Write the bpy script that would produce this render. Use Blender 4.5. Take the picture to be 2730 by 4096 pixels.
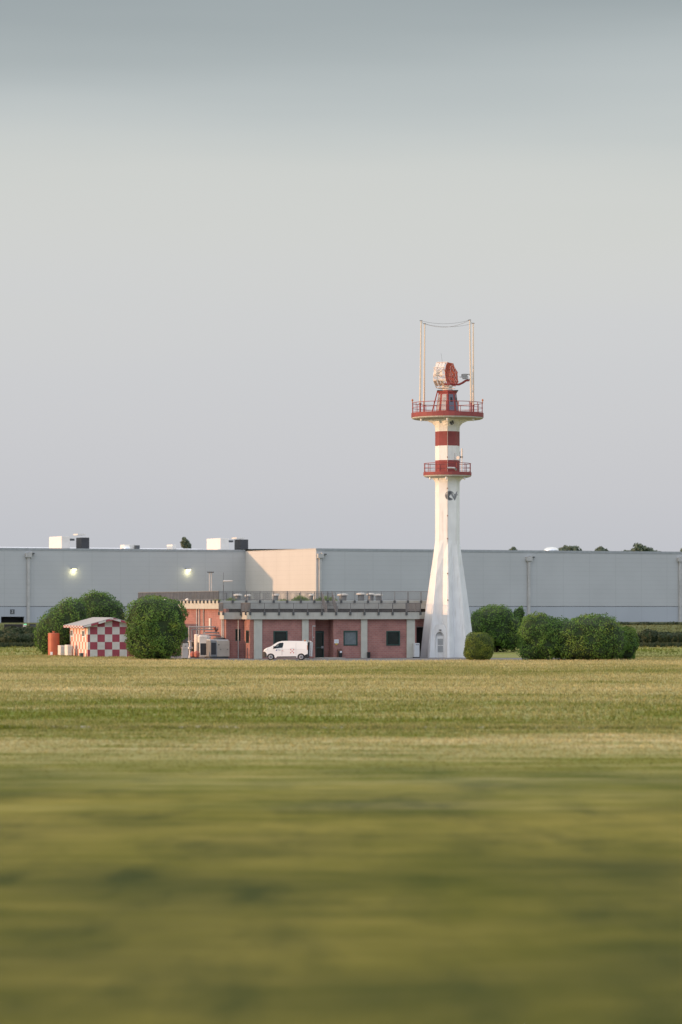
import bpy, bmesh, math, random
import numpy as np
from mathutils import Vector, Matrix, noise
R = math.radians
random.seed(7)
rng = np.random.default_rng(7)
scene = bpy.context.scene
for o in list(bpy.data.objects): bpy.data.objects.remove(o)
COL = scene.collection

# ------------------------------------------------------------------ camera
CAMZ, F = 5.6, 12250.0            # eye height (m), focal length in source pixels
HOR = 2425.0
cam_d = bpy.data.cameras.new('camera'); cam = bpy.data.objects.new('camera', cam_d)
COL.objects.link(cam); scene.camera = cam
cam.location = (0, 0, CAMZ); cam.rotation_euler = (R(90), 0, 0)
cam_d.sensor_fit = 'HORIZONTAL'; cam_d.sensor_width = 36.0
cam_d.lens = F / 2730 * 36.0
cam_d.shift_y = (HOR - 2048) / 2730
cam_d.clip_start = 1.0; cam_d.clip_end = 20000
cam_d.dof.use_dof = True; cam_d.dof.focus_distance = 322; cam_d.dof.aperture_fstop = 0.95

# ------------------------------------------------------------------ sky and sun
SUN_A, SUN_EL = 16.3, 4.4          # sun stands on the left, a little to the camera's side
sun_dir = Vector((-math.cos(R(SUN_A)) * math.cos(R(SUN_EL)), -math.sin(R(SUN_A)) * math.cos(R(SUN_EL)), math.sin(R(SUN_EL))))
world = bpy.data.worlds.new('World'); scene.world = world; world.use_nodes = True
nt = world.node_tree; nt.nodes.clear()
def N(t, typ, **kw):
    n = t.nodes.new(typ)
    for k, v in kw.items():
        if k in n.inputs.keys() if isinstance(k, str) and k[0].isupper() else False: n.inputs[k].default_value = v
        else: setattr(n, k, v)
    return n
out = N(nt, 'ShaderNodeOutputWorld'); add = N(nt, 'ShaderNodeAddShader')
bg1 = N(nt, 'ShaderNodeBackground'); bg1.inputs['Strength'].default_value = 0.05
sky = N(nt, 'ShaderNodeTexSky'); sky.sky_type = 'NISHITA'; sky.sun_disc = False
sky.sun_elevation = R(SUN_EL); sky.sun_rotation = math.atan2(sun_dir.x, sun_dir.y); sky.dust_density = 3.0
nt.links.new(sky.outputs[0], bg1.inputs[0])
bg2 = N(nt, 'ShaderNodeBackground'); bg2.inputs['Strength'].default_value = 1.0
tc = N(nt, 'ShaderNodeTexCoord'); sep = N(nt, 'ShaderNodeSeparateXYZ')
nt.links.new(tc.outputs['Generated'], sep.inputs[0])
mp = N(nt, 'ShaderNodeMapping'); mp.inputs['Scale'].default_value = (3.2, 3.2, 34.0)
nt.links.new(tc.outputs['Generated'], mp.inputs[0])
nz = N(nt, 'ShaderNodeTexNoise'); nz.inputs['Scale'].default_value = 1.0; nz.inputs['Detail'].default_value = 3.0; nz.inputs['Roughness'].default_value = 0.45
nt.links.new(mp.outputs[0], nz.inputs['Vector'])
m1 = N(nt, 'ShaderNodeMath', operation='MULTIPLY_ADD'); m1.inputs[1].default_value = 0.035; m1.inputs[2].default_value = -0.0175
nt.links.new(nz.outputs[0], m1.inputs[0])
m2 = N(nt, 'ShaderNodeMath', operation='ADD'); nt.links.new(sep.outputs['Z'], m2.inputs[0]); nt.links.new(m1.outputs[0], m2.inputs[1])
ramp = N(nt, 'ShaderNodeValToRGB'); cr = ramp.color_ramp; cr.interpolation = 'B_SPLINE'
stops = [(0.0, (.505, .525, .570)), (.04, (.535, .550, .595)), (.08, (.550, .560, .605)), (.11, (.575, .578, .590)), (.135, (.570, .575, .560)),
         (.158, (.480, .508, .520)), (.180, (.365, .40, .418)), (.207, (.24, .27, .29)), (.25, (.26, .31, .37)), (.32, (.70, .90, 1.20)), (.5, (1.40, 1.82, 2.50)), (1.0, (1.7, 2.2, 3.0))]
while len(cr.elements) < len(stops): cr.elements.new(.5)
for e, (p, c) in zip(cr.elements, stops): e.position = p; e.color = (*c, 1)
nt.links.new(m2.outputs[0], ramp.inputs[0])
# the western sky round the low sun is brighter and warmer than the rest
dv = N(nt, 'ShaderNodeVectorMath', operation='DOT_PRODUCT'); dv.inputs[1].default_value = sun_dir
nt.links.new(tc.outputs['Generated'], dv.inputs[0])
mr = N(nt, 'ShaderNodeMapRange'); mr.inputs[1].default_value = 0.15; mr.inputs[2].default_value = 1.0; mr.inputs[3].default_value = 0.0; mr.inputs[4].default_value = 1.0
mr.interpolation_type = 'SMOOTHSTEP'; nt.links.new(dv.outputs['Value'], mr.inputs[0])
mx = N(nt, 'ShaderNodeMix', data_type='RGBA', blend_type='ADD'); mx.inputs['B'].default_value = (.62, .56, .50, 1)
mx.inputs['Factor'].default_value = 0
nt.links.new(mr.outputs[0], mx.inputs['Factor']); nt.links.new(ramp.outputs[0], mx.inputs['A'])
# and the clear sky opposite, behind the camera, is bluer
dv2 = N(nt, 'ShaderNodeVectorMath', operation='DOT_PRODUCT'); dv2.inputs[1].default_value = Vector((.35, -.86, .38)).normalized()
nt.links.new(tc.outputs['Generated'], dv2.inputs[0])
mr2 = N(nt, 'ShaderNodeMapRange'); mr2.inputs[1].default_value = 0.1; mr2.inputs[2].default_value = .9; mr2.interpolation_type = 'SMOOTHSTEP'
nt.links.new(dv2.outputs['Value'], mr2.inputs[0])
mx2 = N(nt, 'ShaderNodeMix', data_type='RGBA', blend_type='ADD'); mx2.inputs['B'].default_value = (.06, .13, .30, 1)
nt.links.new(mr2.outputs[0], mx2.inputs['Factor']); nt.links.new(mx.outputs['Result'], mx2.inputs['A'])
nt.links.new(mx2.outputs['Result'], bg2.inputs[0])
nt.links.new(bg1.outputs[0], add.inputs[0]); nt.links.new(bg2.outputs[0], add.inputs[1]); nt.links.new(add.outputs[0], out.inputs[0])

sd = bpy.data.lights.new('sun', 'SUN'); sd.energy = 3.2; sd.angle = R(0.6); sd.color = (1.0, 0.57, 0.31)
sun = bpy.data.objects.new('sun', sd); COL.objects.link(sun); sun.location = (-200, -100, 120)
sun.rotation_euler = sun_dir.to_track_quat('Z', 'Y').to_euler()

vs = scene.view_settings; vs.view_transform = 'Standard'; vs.look = 'None'; vs.exposure = 0.0; vs.gamma = 1.0
try: vs.use_curve_mapping = False
except Exception: pass
scene.cycles.max_bounces = 6; scene.cycles.diffuse_bounces = 3; scene.cycles.transparent_max_bounces = 8
scene.cycles.use_denoising = True

# ------------------------------------------------------------------ helpers
def XP(px, Y): return (px - 1365.0) * Y / F
def ZP(py, Y): return CAMZ - (py - HOR) * Y / F
def smooth(a, b, t):
    t = min(1, max(0, (t - a) / (b - a))); return t * t * (3 - 2 * t)
def gz(y): return 2.37 * smooth(428, 585, y)

def mat(name, col, rough=.7, metal=0.0, var=.12, scale=1.5, bump=0.0, bscale=20, streak=0.0, spec=None, stretch=(1, 1, 1), transl=0.0):
    m = bpy.data.materials.new(name); m.use_nodes = True; t = m.node_tree
    b = t.nodes['Principled BSDF']; b.inputs['Roughness'].default_value = rough; b.inputs['Metallic'].default_value = metal
    if spec is not None: b.inputs['Specular IOR Level'].default_value = spec
    c = t.nodes.new('ShaderNodeTexCoord'); mp = t.nodes.new('ShaderNodeMapping'); mp.inputs['Scale'].default_value = stretch
    t.links.new(c.outputs['Object'], mp.inputs[0])
    n = t.nodes.new('ShaderNodeTexNoise'); n.inputs['Scale'].default_value = scale; n.inputs['Detail'].default_value = 5
    t.links.new(mp.outputs[0], n.inputs['Vector'])
    r = t.nodes.new('ShaderNodeMapRange'); r.inputs[1].default_value = .3; r.inputs[2].default_value = .7
    r.inputs[3].default_value = 1 - var; r.inputs[4].default_value = 1 + var
    t.links.new(n.outputs[0], r.inputs[0])
    v = t.nodes.new('ShaderNodeVectorMath'); v.operation = 'SCALE'; v.inputs[0].default_value = col
    t.links.new(r.outputs[0], v.inputs['Scale']); last = v.outputs[0]
    if streak > 0:      # vertical weather streaks and stains with a shape of their own
        mp2 = t.nodes.new('ShaderNodeMapping'); mp2.inputs['Scale'].default_value = (5, 5, .35)
        t.links.new(c.outputs['Object'], mp2.inputs[0])
        n2 = t.nodes.new('ShaderNodeTexNoise'); n2.inputs['Scale'].default_value = 1; n2.inputs['Detail'].default_value = 6
        t.links.new(mp2.outputs[0], n2.inputs['Vector'])
        r2 = t.nodes.new('ShaderNodeMapRange'); r2.inputs[1].default_value = .56; r2.inputs[2].default_value = .78; r2.inputs[3].default_value = 0; r2.inputs[4].default_value = streak
        t.links.new(n2.outputs[0], r2.inputs[0])
        x = t.nodes.new('ShaderNodeMix'); x.data_type = 'RGBA'; x.inputs['B'].default_value = (.24, .17, .12, 1)
        t.links.new(r2.outputs[0], x.inputs['Factor']); t.links.new(last, x.inputs['A']); last = x.outputs['Result']
    t.links.new(last, b.inputs['Base Color'])
    if bump > 0:
        n3 = t.nodes.new('ShaderNodeTexNoise'); n3.inputs['Scale'].default_value = bscale; n3.inputs['Detail'].default_value = 4
        t.links.new(mp.outputs[0], n3.inputs['Vector'])
        bp = t.nodes.new('ShaderNodeBump'); bp.inputs['Strength'].default_value = bump; bp.inputs['Distance'].default_value = .03
        t.links.new(n3.outputs[0], bp.inputs['Height']); t.links.new(bp.outputs[0], b.inputs['Normal'])
    return m

def brick_mat(name, c1, c2, mortar):
    m = bpy.data.materials.new(name); m.use_nodes = True; t = m.node_tree; b = t.nodes['Principled BSDF']; b.inputs['Roughness'].default_value = .9
    c = t.nodes.new('ShaderNodeTexCoord'); s = t.nodes.new('ShaderNodeSeparateXYZ'); t.links.new(c.outputs['Object'], s.inputs[0])
    a = t.nodes.new('ShaderNodeMath'); a.operation = 'ADD'; t.links.new(s.outputs[0], a.inputs[0]); t.links.new(s.outputs[1], a.inputs[1])
    k = t.nodes.new('ShaderNodeCombineXYZ'); t.links.new(a.outputs[0], k.inputs[0]); t.links.new(s.outputs[2], k.inputs[1])
    br = t.nodes.new('ShaderNodeTexBrick'); br.inputs['Scale'].default_value = 1; br.inputs['Brick Width'].default_value = .42; br.inputs['Row Height'].default_value = .2
    br.inputs['Mortar Size'].default_value = .014; br.inputs['Color1'].default_value = (*c1, 1); br.inputs['Color2'].default_value = (*c2, 1); br.inputs['Mortar'].default_value = (*mortar, 1)
    t.links.new(k.outputs[0], br.inputs['Vector'])
    n = t.nodes.new('ShaderNodeTexNoise'); n.inputs['Scale'].default_value = .8; n.inputs['Detail'].default_value = 5; t.links.new(c.outputs['Object'], n.inputs['Vector'])
    r = t.nodes.new('ShaderNodeMapRange'); r.inputs[1].default_value = .3; r.inputs[2].default_value = .7; r.inputs[3].default_value = .8; r.inputs[4].default_value = 1.15
    t.links.new(n.outputs[0], r.inputs[0])
    v = t.nodes.new('ShaderNodeVectorMath'); v.operation = 'SCALE'; t.links.new(br.outputs['Color'], v.inputs[0]); t.links.new(r.outputs[0], v.inputs['Scale'])
    t.links.new(v.outputs[0], b.inputs['Base Color'])
    bp = t.nodes.new('ShaderNodeBump'); bp.inputs['Strength'].default_value = .5; bp.inputs['Distance'].default_value = .01; bp.invert = True
    t.links.new(br.outputs['Fac'], bp.inputs['Height']); t.links.new(bp.outputs[0], b.inputs['Normal'])
    return m

def leaf_mat(name, dark, light, yel, scale=.9):
    m = bpy.data.materials.new(name); m.use_nodes = True; t = m.node_tree; b = t.nodes['Principled BSDF']; b.inputs['Roughness'].default_value = .6
    b.inputs['Specular IOR Level'].default_value = .25
    g = t.nodes.new('ShaderNodeNewGeometry'); c = t.nodes.new('ShaderNodeTexCoord')
    n = t.nodes.new('ShaderNodeTexNoise'); n.inputs['Scale'].default_value = scale; n.inputs['Detail'].default_value = 3; t.links.new(c.outputs['Object'], n.inputs['Vector'])
    r = t.nodes.new('ShaderNodeMapRange'); r.inputs[1].default_value = .38; r.inputs[2].default_value = .62; t.links.new(n.outputs[0], r.inputs[0])
    x = t.nodes.new('ShaderNodeMix'); x.data_type = 'RGBA'; x.inputs['A'].default_value = (*dark, 1); x.inputs['B'].default_value = (*light, 1)
    rm = t.nodes.new('ShaderNodeMath'); rm.operation = 'MULTIPLY_ADD'; rm.inputs[1].default_value = .5; t.links.new(r.outputs[0], rm.inputs[0])
    rr = t.nodes.new('ShaderNodeMath'); rr.operation = 'MULTIPLY'; rr.inputs[1].default_value = .5; t.links.new(g.outputs['Random Per Island'], rr.inputs[0])
    t.links.new(rr.outputs[0], rm.inputs[2]); t.links.new(rm.outputs[0], x.inputs['Factor'])
    n2 = t.nodes.new('ShaderNodeTexNoise'); n2.inputs['Scale'].default_value = scale * .55; n2.inputs['Detail'].default_value = 2
    mp = t.nodes.new('ShaderNodeMapping'); mp.inputs['Location'].default_value = (11, 5, 2); t.links.new(c.outputs['Object'], mp.inputs[0]); t.links.new(mp.outputs[0], n2.inputs['Vector'])
    r2 = t.nodes.new('ShaderNodeMapRange'); r2.inputs[1].default_value = .54; r2.inputs[2].default_value = .72; r2.inputs[4].default_value = .45; t.links.new(n2.outputs[0], r2.inputs[0])
    x2 = t.nodes.new('ShaderNodeMix'); x2.data_type = 'RGBA'; x2.inputs['B'].default_value = (*yel, 1)
    t.links.new(r2.outputs[0], x2.inputs['Factor']); t.links.new(x.outputs['Result'], x2.inputs['A'])
    t.links.new(x2.outputs['Result'], b.inputs['Base Color'])
    tr = t.nodes.new('ShaderNodeBsdfTranslucent'); t.links.new(x2.outputs['Result'], tr.inputs[0])
    ms = t.nodes.new('ShaderNodeMixShader'); ms.inputs[0].default_value = .3
    o = t.nodes['Material Output']; t.links.new(b.outputs[0], ms.inputs[1]); t.links.new(tr.outputs[0], ms.inputs[2]); t.links.new(ms.outputs[0], o.inputs[0])
    return m

def grass_nodes(t, c_out):
    """field colour from world position: green, straw and darker patches that run along the mowing direction"""
    def noi(scale, loc, det=5, ro=.55):
        mp = t.nodes.new('ShaderNodeMapping'); mp.inputs['Scale'].default_value = scale; mp.inputs['Location'].default_value = loc
        t.links.new(c_out, mp.inputs[0])
        n = t.nodes.new('ShaderNodeTexNoise'); n.inputs['Scale'].default_value = 1; n.inputs['Detail'].default_value = det; n.inputs['Roughness'].default_value = ro
        t.links.new(mp.outputs[0], n.inputs['Vector']); return n.outputs[0]
    def rng_(v, a, b, lo=0., hi=1.):
        r = t.nodes.new('ShaderNodeMapRange'); r.inputs[1].default_value = a; r.inputs[2].default_value = b; r.inputs[3].default_value = lo; r.inputs[4].default_value = hi
        t.links.new(v, r.inputs[0]); return r.outputs[0]
    def mix(f, a, b, mode='MIX'):
        x = t.nodes.new('ShaderNodeMix'); x.data_type = 'RGBA'; x.blend_type = mode
        for s, v in (('Factor', f), ('A', a), ('B', b)):
            if isinstance(v, (tuple, float)): x.inputs[s].default_value = v if isinstance(v, float) else (*v, 1)
            else: t.links.new(v, x.inputs[s])
        return x.outputs['Result']
    def mth(op, a, b):
        n = t.nodes.new('ShaderNodeMath'); n.operation = op
        for i, v in enumerate((a, b)):
            if isinstance(v, (int, float)): n.inputs[i].default_value = v
            else: t.links.new(v, n.inputs[i])
        return n.outputs[0]
    s = t.nodes.new('ShaderNodeSeparateXYZ'); t.links.new(c_out, s.inputs[0])
    # how straw-dry the sward is, strip by strip across the field
    rp = t.nodes.new('ShaderNodeValToRGB'); e = rp.color_ramp; e.interpolation = 'EASE'
    st = [(0, .12), (60, .22), (90, .25), (108, .32), (117, .40), (121, .72), (124.5, .42), (128, .72), (132, .38), (138, .26), (150, .20), (165, .30), (190, .40), (208, .70), (225, .52), (243, .72), (258, .34), (285, .60), (312, .82), (335, .42), (380, .22), (430, .26), (470, .12), (520, .20), (590, .38)]
    while len(e.elements) < len(st): e.elements.new(.5)
    for el, (y, v) in zip(e.elements, st): el.position = y / 600; el.color = (v, v, v, 1)
    yw = mth('ADD', s.outputs[1], mth('MULTIPLY', mth('SUBTRACT', noi((.06, .05, .0), (3, 0, 0), 5, .65), .5), 34))
    t.links.new(mth('DIVIDE', yw, 600), rp.inputs[0])
    big = noi((.045, .11, 1), (0, 0, 0), 4); med = noi((.14, .62, 1), (7, 3, 0), 5, .6); fine = noi((.75, 3.2, 3), (1, 9, 0), 6, .65)
    dry = mth('ADD', mth('ADD', rp.outputs[0], mth('MULTIPLY', mth('SUBTRACT', big, .5), 1.3)), mth('ADD', mth('MULTIPLY', mth('SUBTRACT', med, .5), 1.5), mth('MULTIPLY', mth('SUBTRACT', fine, .5), 1.0)))
    col = mix(rng_(dry, .06, 1.08), (.168, .200, .034), (.62, .515, .275))
    nearf = rng_(s.outputs[1], 75, 118, 1., .0)
    # the near part of the field is a different, lusher olive sward with dark weed patches
    nearf = rng_(mth('ADD', s.outputs[1], mth('MULTIPLY', mth('SUBTRACT', big, .5), 45)), 84, 124, 1., .0)
    olive = mix(rng_(mth('ADD', mth('ADD', mth('MULTIPLY', med, .5), mth('MULTIPLY', fine, .35)), mth('MULTIPLY', noi((.16, .07, 1), (90, 3, 0), 3, .5), .6)), .52, .95), (.098, .108, .016), (.335, .275, .068))
    dk = noi((.13, .085, 1), (40, 11, 0), 3, .5); db = noi((.42, .10, 1), (4, 31, 0), 4, .55)
    k = mth('ADD', mth('MULTIPLY', rng_(dk, .43, .70), .70), mth('MULTIPLY', rng_(db, .50, .76), .52))
    olive = mix(rng_(s.outputs[1], 40, 78, .35, .0), olive, (.062, .060, .008))  # darker towards the camera: lens light falloff painted into the grass
    olive = mix(mth('MINIMUM', k, .85), olive, (.036, .052, .016))
    col = mix(nearf, col, olive)
    col = mix(rng_(s.outputs[1], 405, 450, 0., .75), col, (.075, .088, .040))
    return col, fine, s

def ground_mat():
    m = bpy.data.materials.new('field_grass'); m.use_nodes = True; t = m.node_tree; b = t.nodes['Principled BSDF']; b.inputs['Roughness'].default_value = .95
    b.inputs['Specular IOR Level'].default_value = .05
    c = t.nodes.new('ShaderNodeTexCoord'); col, fine, s = grass_nodes(t, c.outputs['Object'])
    t.links.new(col, b.inputs['Base Color'])
    bp = t.nodes.new('ShaderNodeBump'); bp.inputs['Strength'].default_value = .9; bp.inputs['Distance'].default_value = .25
    t.links.new(fine, bp.inputs['Height']); t.links.new(bp.outputs[0], b.inputs['Normal'])
    return m
def blade_mat():
    m = bpy.data.materials.new('grass_blades'); m.use_nodes = True; t = m.node_tree; b = t.nodes['Principled BSDF']; b.inputs['Roughness'].default_value = .8
    b.inputs['Specular IOR Level'].default_value = .1
    c = t.nodes.new('ShaderNodeTexCoord'); col, fine, s = grass_nodes(t, c.outputs['Object'])
    g = t.nodes.new('ShaderNodeNewGeometry'); r = t.nodes.new('ShaderNodeMapRange'); r.inputs[3].default_value = .6; r.inputs[4].default_value = 1.25
    t.links.new(g.outputs['Random Per Island'], r.inputs[0])
    v = t.nodes.new('ShaderNodeVectorMath'); v.operation = 'SCALE'; t.links.new(col, v.inputs[0]); t.links.new(r.outputs[0], v.inputs['Scale'])
    t.links.new(v.outputs[0], b.inputs['Base Color'])
    tr = t.nodes.new('ShaderNodeBsdfTranslucent'); t.links.new(v.outputs[0], tr.inputs[0])
    ms = t.nodes.new('ShaderNodeMixShader'); ms.inputs[0].default_value = .4
    o = t.nodes['Material Output']; t.links.new(b.outputs[0], ms.inputs[1]); t.links.new(tr.outputs[0], ms.inputs[2]); t.links.new(ms.outputs[0], o.inputs[0])
    return m
def emis(name, col, strength):
    m = bpy.data.materials.new(name); m.use_nodes = True; b = m.node_tree.nodes['Principled BSDF']
    b.inputs['Base Color'].default_value = (*col, 1); b.inputs['Emission Color'].default_value = (*col, 1); b.inputs['Emission Strength'].default_value = strength
    return m
def clad_mat(name, col, rib=.9, var=.04):
    """profiled sheet cladding: fine horizontal ribs, panel joints every few metres"""
    m = bpy.data.materials.new(name); m.use_nodes = True; t = m.node_tree; b = t.nodes['Principled BSDF']; b.inputs['Roughness'].default_value = .6
    b.inputs['Specular IOR Level'].default_value = .3
    c = t.nodes.new('ShaderNodeTexCoord'); s = t.nodes.new('ShaderNodeSeparateXYZ'); t.links.new(c.outputs['Object'], s.inputs[0])
    def mth(op, a, bb):
        n = t.nodes.new('ShaderNodeMath'); n.operation = op
        for i, v in enumerate((a, bb)):
            if isinstance(v, (int, float)): n.inputs[i].default_value = v
            else: t.links.new(v, n.inputs[i])
        return n.outputs[0]
    zf = mth('FRACT', mth('DIVIDE', s.outputs[2], rib), 0); jz = mth('LESS_THAN', zf, .05)
    af = mth('FRACT', mth('DIVIDE', mth('ADD', s.outputs[0], s.outputs[1]), 6.1), 0); ja = mth('LESS_THAN', af, .015)
    j = mth('MAXIMUM', jz, ja)
    n = t.nodes.new('ShaderNodeTexNoise'); n.inputs['Scale'].default_value = .15; n.inputs['Detail'].default_value = 6; t.links.new(c.outputs['Object'], n.inputs['Vector'])
    r = t.nodes.new('ShaderNodeMapRange'); r.inputs[1].default_value = .3; r.inputs[2].default_value = .7; r.inputs[3].default_value = 1 - var; r.inputs[4].default_value = 1 + var; t.links.new(n.outputs[0], r.inputs[0])
    k = mth('MULTIPLY', r.outputs[0], mth('SUBTRACT', 1, mth('MULTIPLY', j, .12)))
    v = t.nodes.new('ShaderNodeVectorMath'); v.operation = 'SCALE'; v.inputs[0].default_value = col; t.links.new(k, v.inputs['Scale']); t.links.new(v.outputs[0], b.inputs['Base Color'])
    return m
def checker_mat(red=(.30, .05, .075), name='red_white_checker', white=(.56, .55, .52)):
    m = bpy.data.materials.new(name); m.use_nodes = True; t = m.node_tree; b = t.nodes['Principled BSDF']; b.inputs['Roughness'].default_value = .6
    c = t.nodes.new('ShaderNodeTexCoord'); mp = t.nodes.new('ShaderNodeMapping'); mp.inputs['Location'].default_value = (-.26 / .83 + 4, .13 + 4, 4.0 + .002); mp.inputs['Scale'].default_value = (1 / .83,) * 3
    t.links.new(c.outputs['Object'], mp.inputs[0])
    ck = t.nodes.new('ShaderNodeTexChecker'); ck.inputs['Scale'].default_value = 1
    ck.inputs['Color1'].default_value = (*red, 1); ck.inputs['Color2'].default_value = (*white, 1); t.links.new(mp.outputs[0], ck.inputs['Vector'])
    n = t.nodes.new('ShaderNodeTexNoise'); n.inputs['Scale'].default_value = 1.3; n.inputs['Detail'].default_value = 6; t.links.new(c.outputs['Object'], n.inputs['Vector'])
    r = t.nodes.new('ShaderNodeMapRange'); r.inputs[1].default_value = .3; r.inputs[2].default_value = .7; r.inputs[3].default_value = .85; r.inputs[4].default_value = 1.12; t.links.new(n.outputs[0], r.inputs[0])
    v = t.nodes.new('ShaderNodeVectorMath'); v.operation = 'SCALE'; t.links.new(ck.outputs[0], v.inputs[0]); t.links.new(r.outputs[0], v.inputs['Scale']); t.links.new(v.outputs[0], b.inputs['Base Color'])
    return m

M = dict(
    white_tower=mat('tower_white_paint', (.74, .74, .73), .75, streak=.34, var=.06, scale=.8, bump=.15),
    red_tower=mat('tower_red_paint', (.235, .048, .048), .7, streak=.25, var=.15, scale=1.2),
    red_steel=mat('red_steel', (.27, .04, .035), .55, var=.15),
    cream=mat('cream_pole_paint', (.60, .51, .40), .7, var=.02),
    cream_light=mat('cream_frame_paint', (.72, .62, .54), .6, var=.06),
    red_slat=mat('red_slats', (.42, .06, .03), .55, var=.1),
    metal=mat('galvanised_steel', (.27, .27, .27), .55, .4, var=.15),
    dark_metal=mat('dark_bracket', (.085, .088, .09), .6, .2),
    rail=mat('railing_steel', (.20, .19, .185), .55, .3, var=.15),
    chrome=mat('silver_metal', (.42, .42, .44), .5, .3),
    concrete=mat('parapet_concrete', (.44, .43, .385), .9, streak=.35, var=.07, bump=.2),
    pillar=mat('pillar_concrete', (.47, .46, .40), .9, streak=.15, var=.07, bump=.2),
    slab=mat('door_slab_concrete', (.36, .34, .30), .9, var=.1, bump=.2),
    brick=brick_mat('red_brick', (.36, .163, .137), (.30, .133, .117), (.33, .23, .20)),
    brick_side=brick_mat('red_brick', (.36, .163, .137), (.30, .133, .117), (.33, .23, .20)),
    dark_wall=mat('dark_clerestory', (.07, .055, .05), .8, var=.3, scale=2),
    roofing=mat('bitumen_roof', (.13, .125, .12), .95, var=.2),
    green_frame=mat('green_window_frame', (.018, .05, .04), .5, var=.1),
    glass=mat('dark_glass', (.012, .018, .018), .12, 0, var=.3, spec=.35),
    blind=mat('grey_blind', (.13, .155, .16), .8, var=.15, scale=3),
    black=mat('black_plastic', (.012, .012, .013), .55, var=.1),
    rubber=mat('tyre_rubber', (.018, .018, .019), .85),
    interior=mat('dark_interior', (.02, .018, .018), .9),
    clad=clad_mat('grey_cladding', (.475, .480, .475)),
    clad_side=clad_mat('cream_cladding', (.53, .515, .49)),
    plinth=clad_mat('precast_plinth', (.42, .44, .465), 50.),
    fascia=mat('grey_fascia', (.33, .345, .35), .6),
    roof_white=mat('white_membrane', (.72, .73, .78), .6, var=.05),
    gutter=mat('downpipe_paint', (.46, .45, .43), .6),
    unit_white=mat('unit_enamel', (.68, .64, .58), .5, var=.04),
    cabinet=mat('cabinet_grey', (.55, .56, .56), .5, var=.05),
    grille=mat('black_grille', (.035, .035, .038), .6),
    orange=mat('orange_steel', (.40, .095, .045), .5, var=.12),
    checker=checker_mat(), glare_squares=checker_mat((.60, .25, .19), 'glare_paled_squares', (.72, .66, .60)),
    hut_roof=mat('grey_roof_sheet', (.36, .345, .335), .8, var=.06),
    van=mat('white_van_paint', (.82, .81, .79), .35, var=.02),
    beige=mat('beige_panel', (.46, .40, .33), .6),
    pipe=mat('lagged_pipe', (.30, .28, .28), .5, .3),
    pump=mat('red_pump', (.42, .12, .08), .5),
    asphalt=mat('asphalt_apron', (.165, .155, .15), .92, var=.2, scale=.6, bump=.3),
    track=mat('gravel_track', (.34, .31, .27), .95, var=.25, scale=.8, bump=.3),
    emblem=mat('emblem_grey', (.26, .265, .285), .6),
    brown=mat('brown_bin', (.10, .035, .015), .6), yellow=mat('yellow_sign', (.62, .42, .05), .6),
    sign=mat('white_sign', (.75, .76, .80), .5, var=.02), ink=mat('dark_ink', (.10, .11, .13), .6),
    blue=mat('blue_ink', (.06, .10, .30), .5), van_red=mat('red_ink', (.50, .05, .05), .5),
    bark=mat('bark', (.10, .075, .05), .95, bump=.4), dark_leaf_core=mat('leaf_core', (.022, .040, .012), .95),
    leaf=leaf_mat('laurel_leaves', (.045, .100, .024), (.15, .27, .050), (.28, .34, .055)),
    leaf_small=leaf_mat('box_leaves', (.05, .085, .018), (.19, .25, .040), (.30, .32, .05), 1.6),
    leaf_hazed=leaf_mat('hazed_tree_leaves', (.09, .125, .085), (.14, .17, .11), (.16, .18, .12), .3),  # greyed and lightened: distance haze put into the leaf colour
    hedge=leaf_mat('hedge_leaves', (.035, .055, .028), (.07, .085, .04), (.11, .105, .05), .4),
    weed=leaf_mat('weed_leaves', (.12, .20, .03), (.30, .42, .07), (.38, .42, .09), 1.),
    amber=mat('amber_beacon', (.42, .15, .06), .4), lens=mat('headlight_lens', (.8, .8, .78), .15, .3),
    tower_grey=mat('cabin_panel', (.40, .37, .36), .6, var=.08), tower_blue=mat('cabin_window', (.13, .14, .18), .4),
    lampglow=emis('lamp_glow', (1.0, .93, .55), 4.0), greenglow=emis('green_signal', (.15, .9, .45), 1.2),
    glint=mat('polished_dome', (.85, .84, .82), .12, .9),
    brick_old=mat('chimney_brown', (.2, .12, .09), .9),
)

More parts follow.
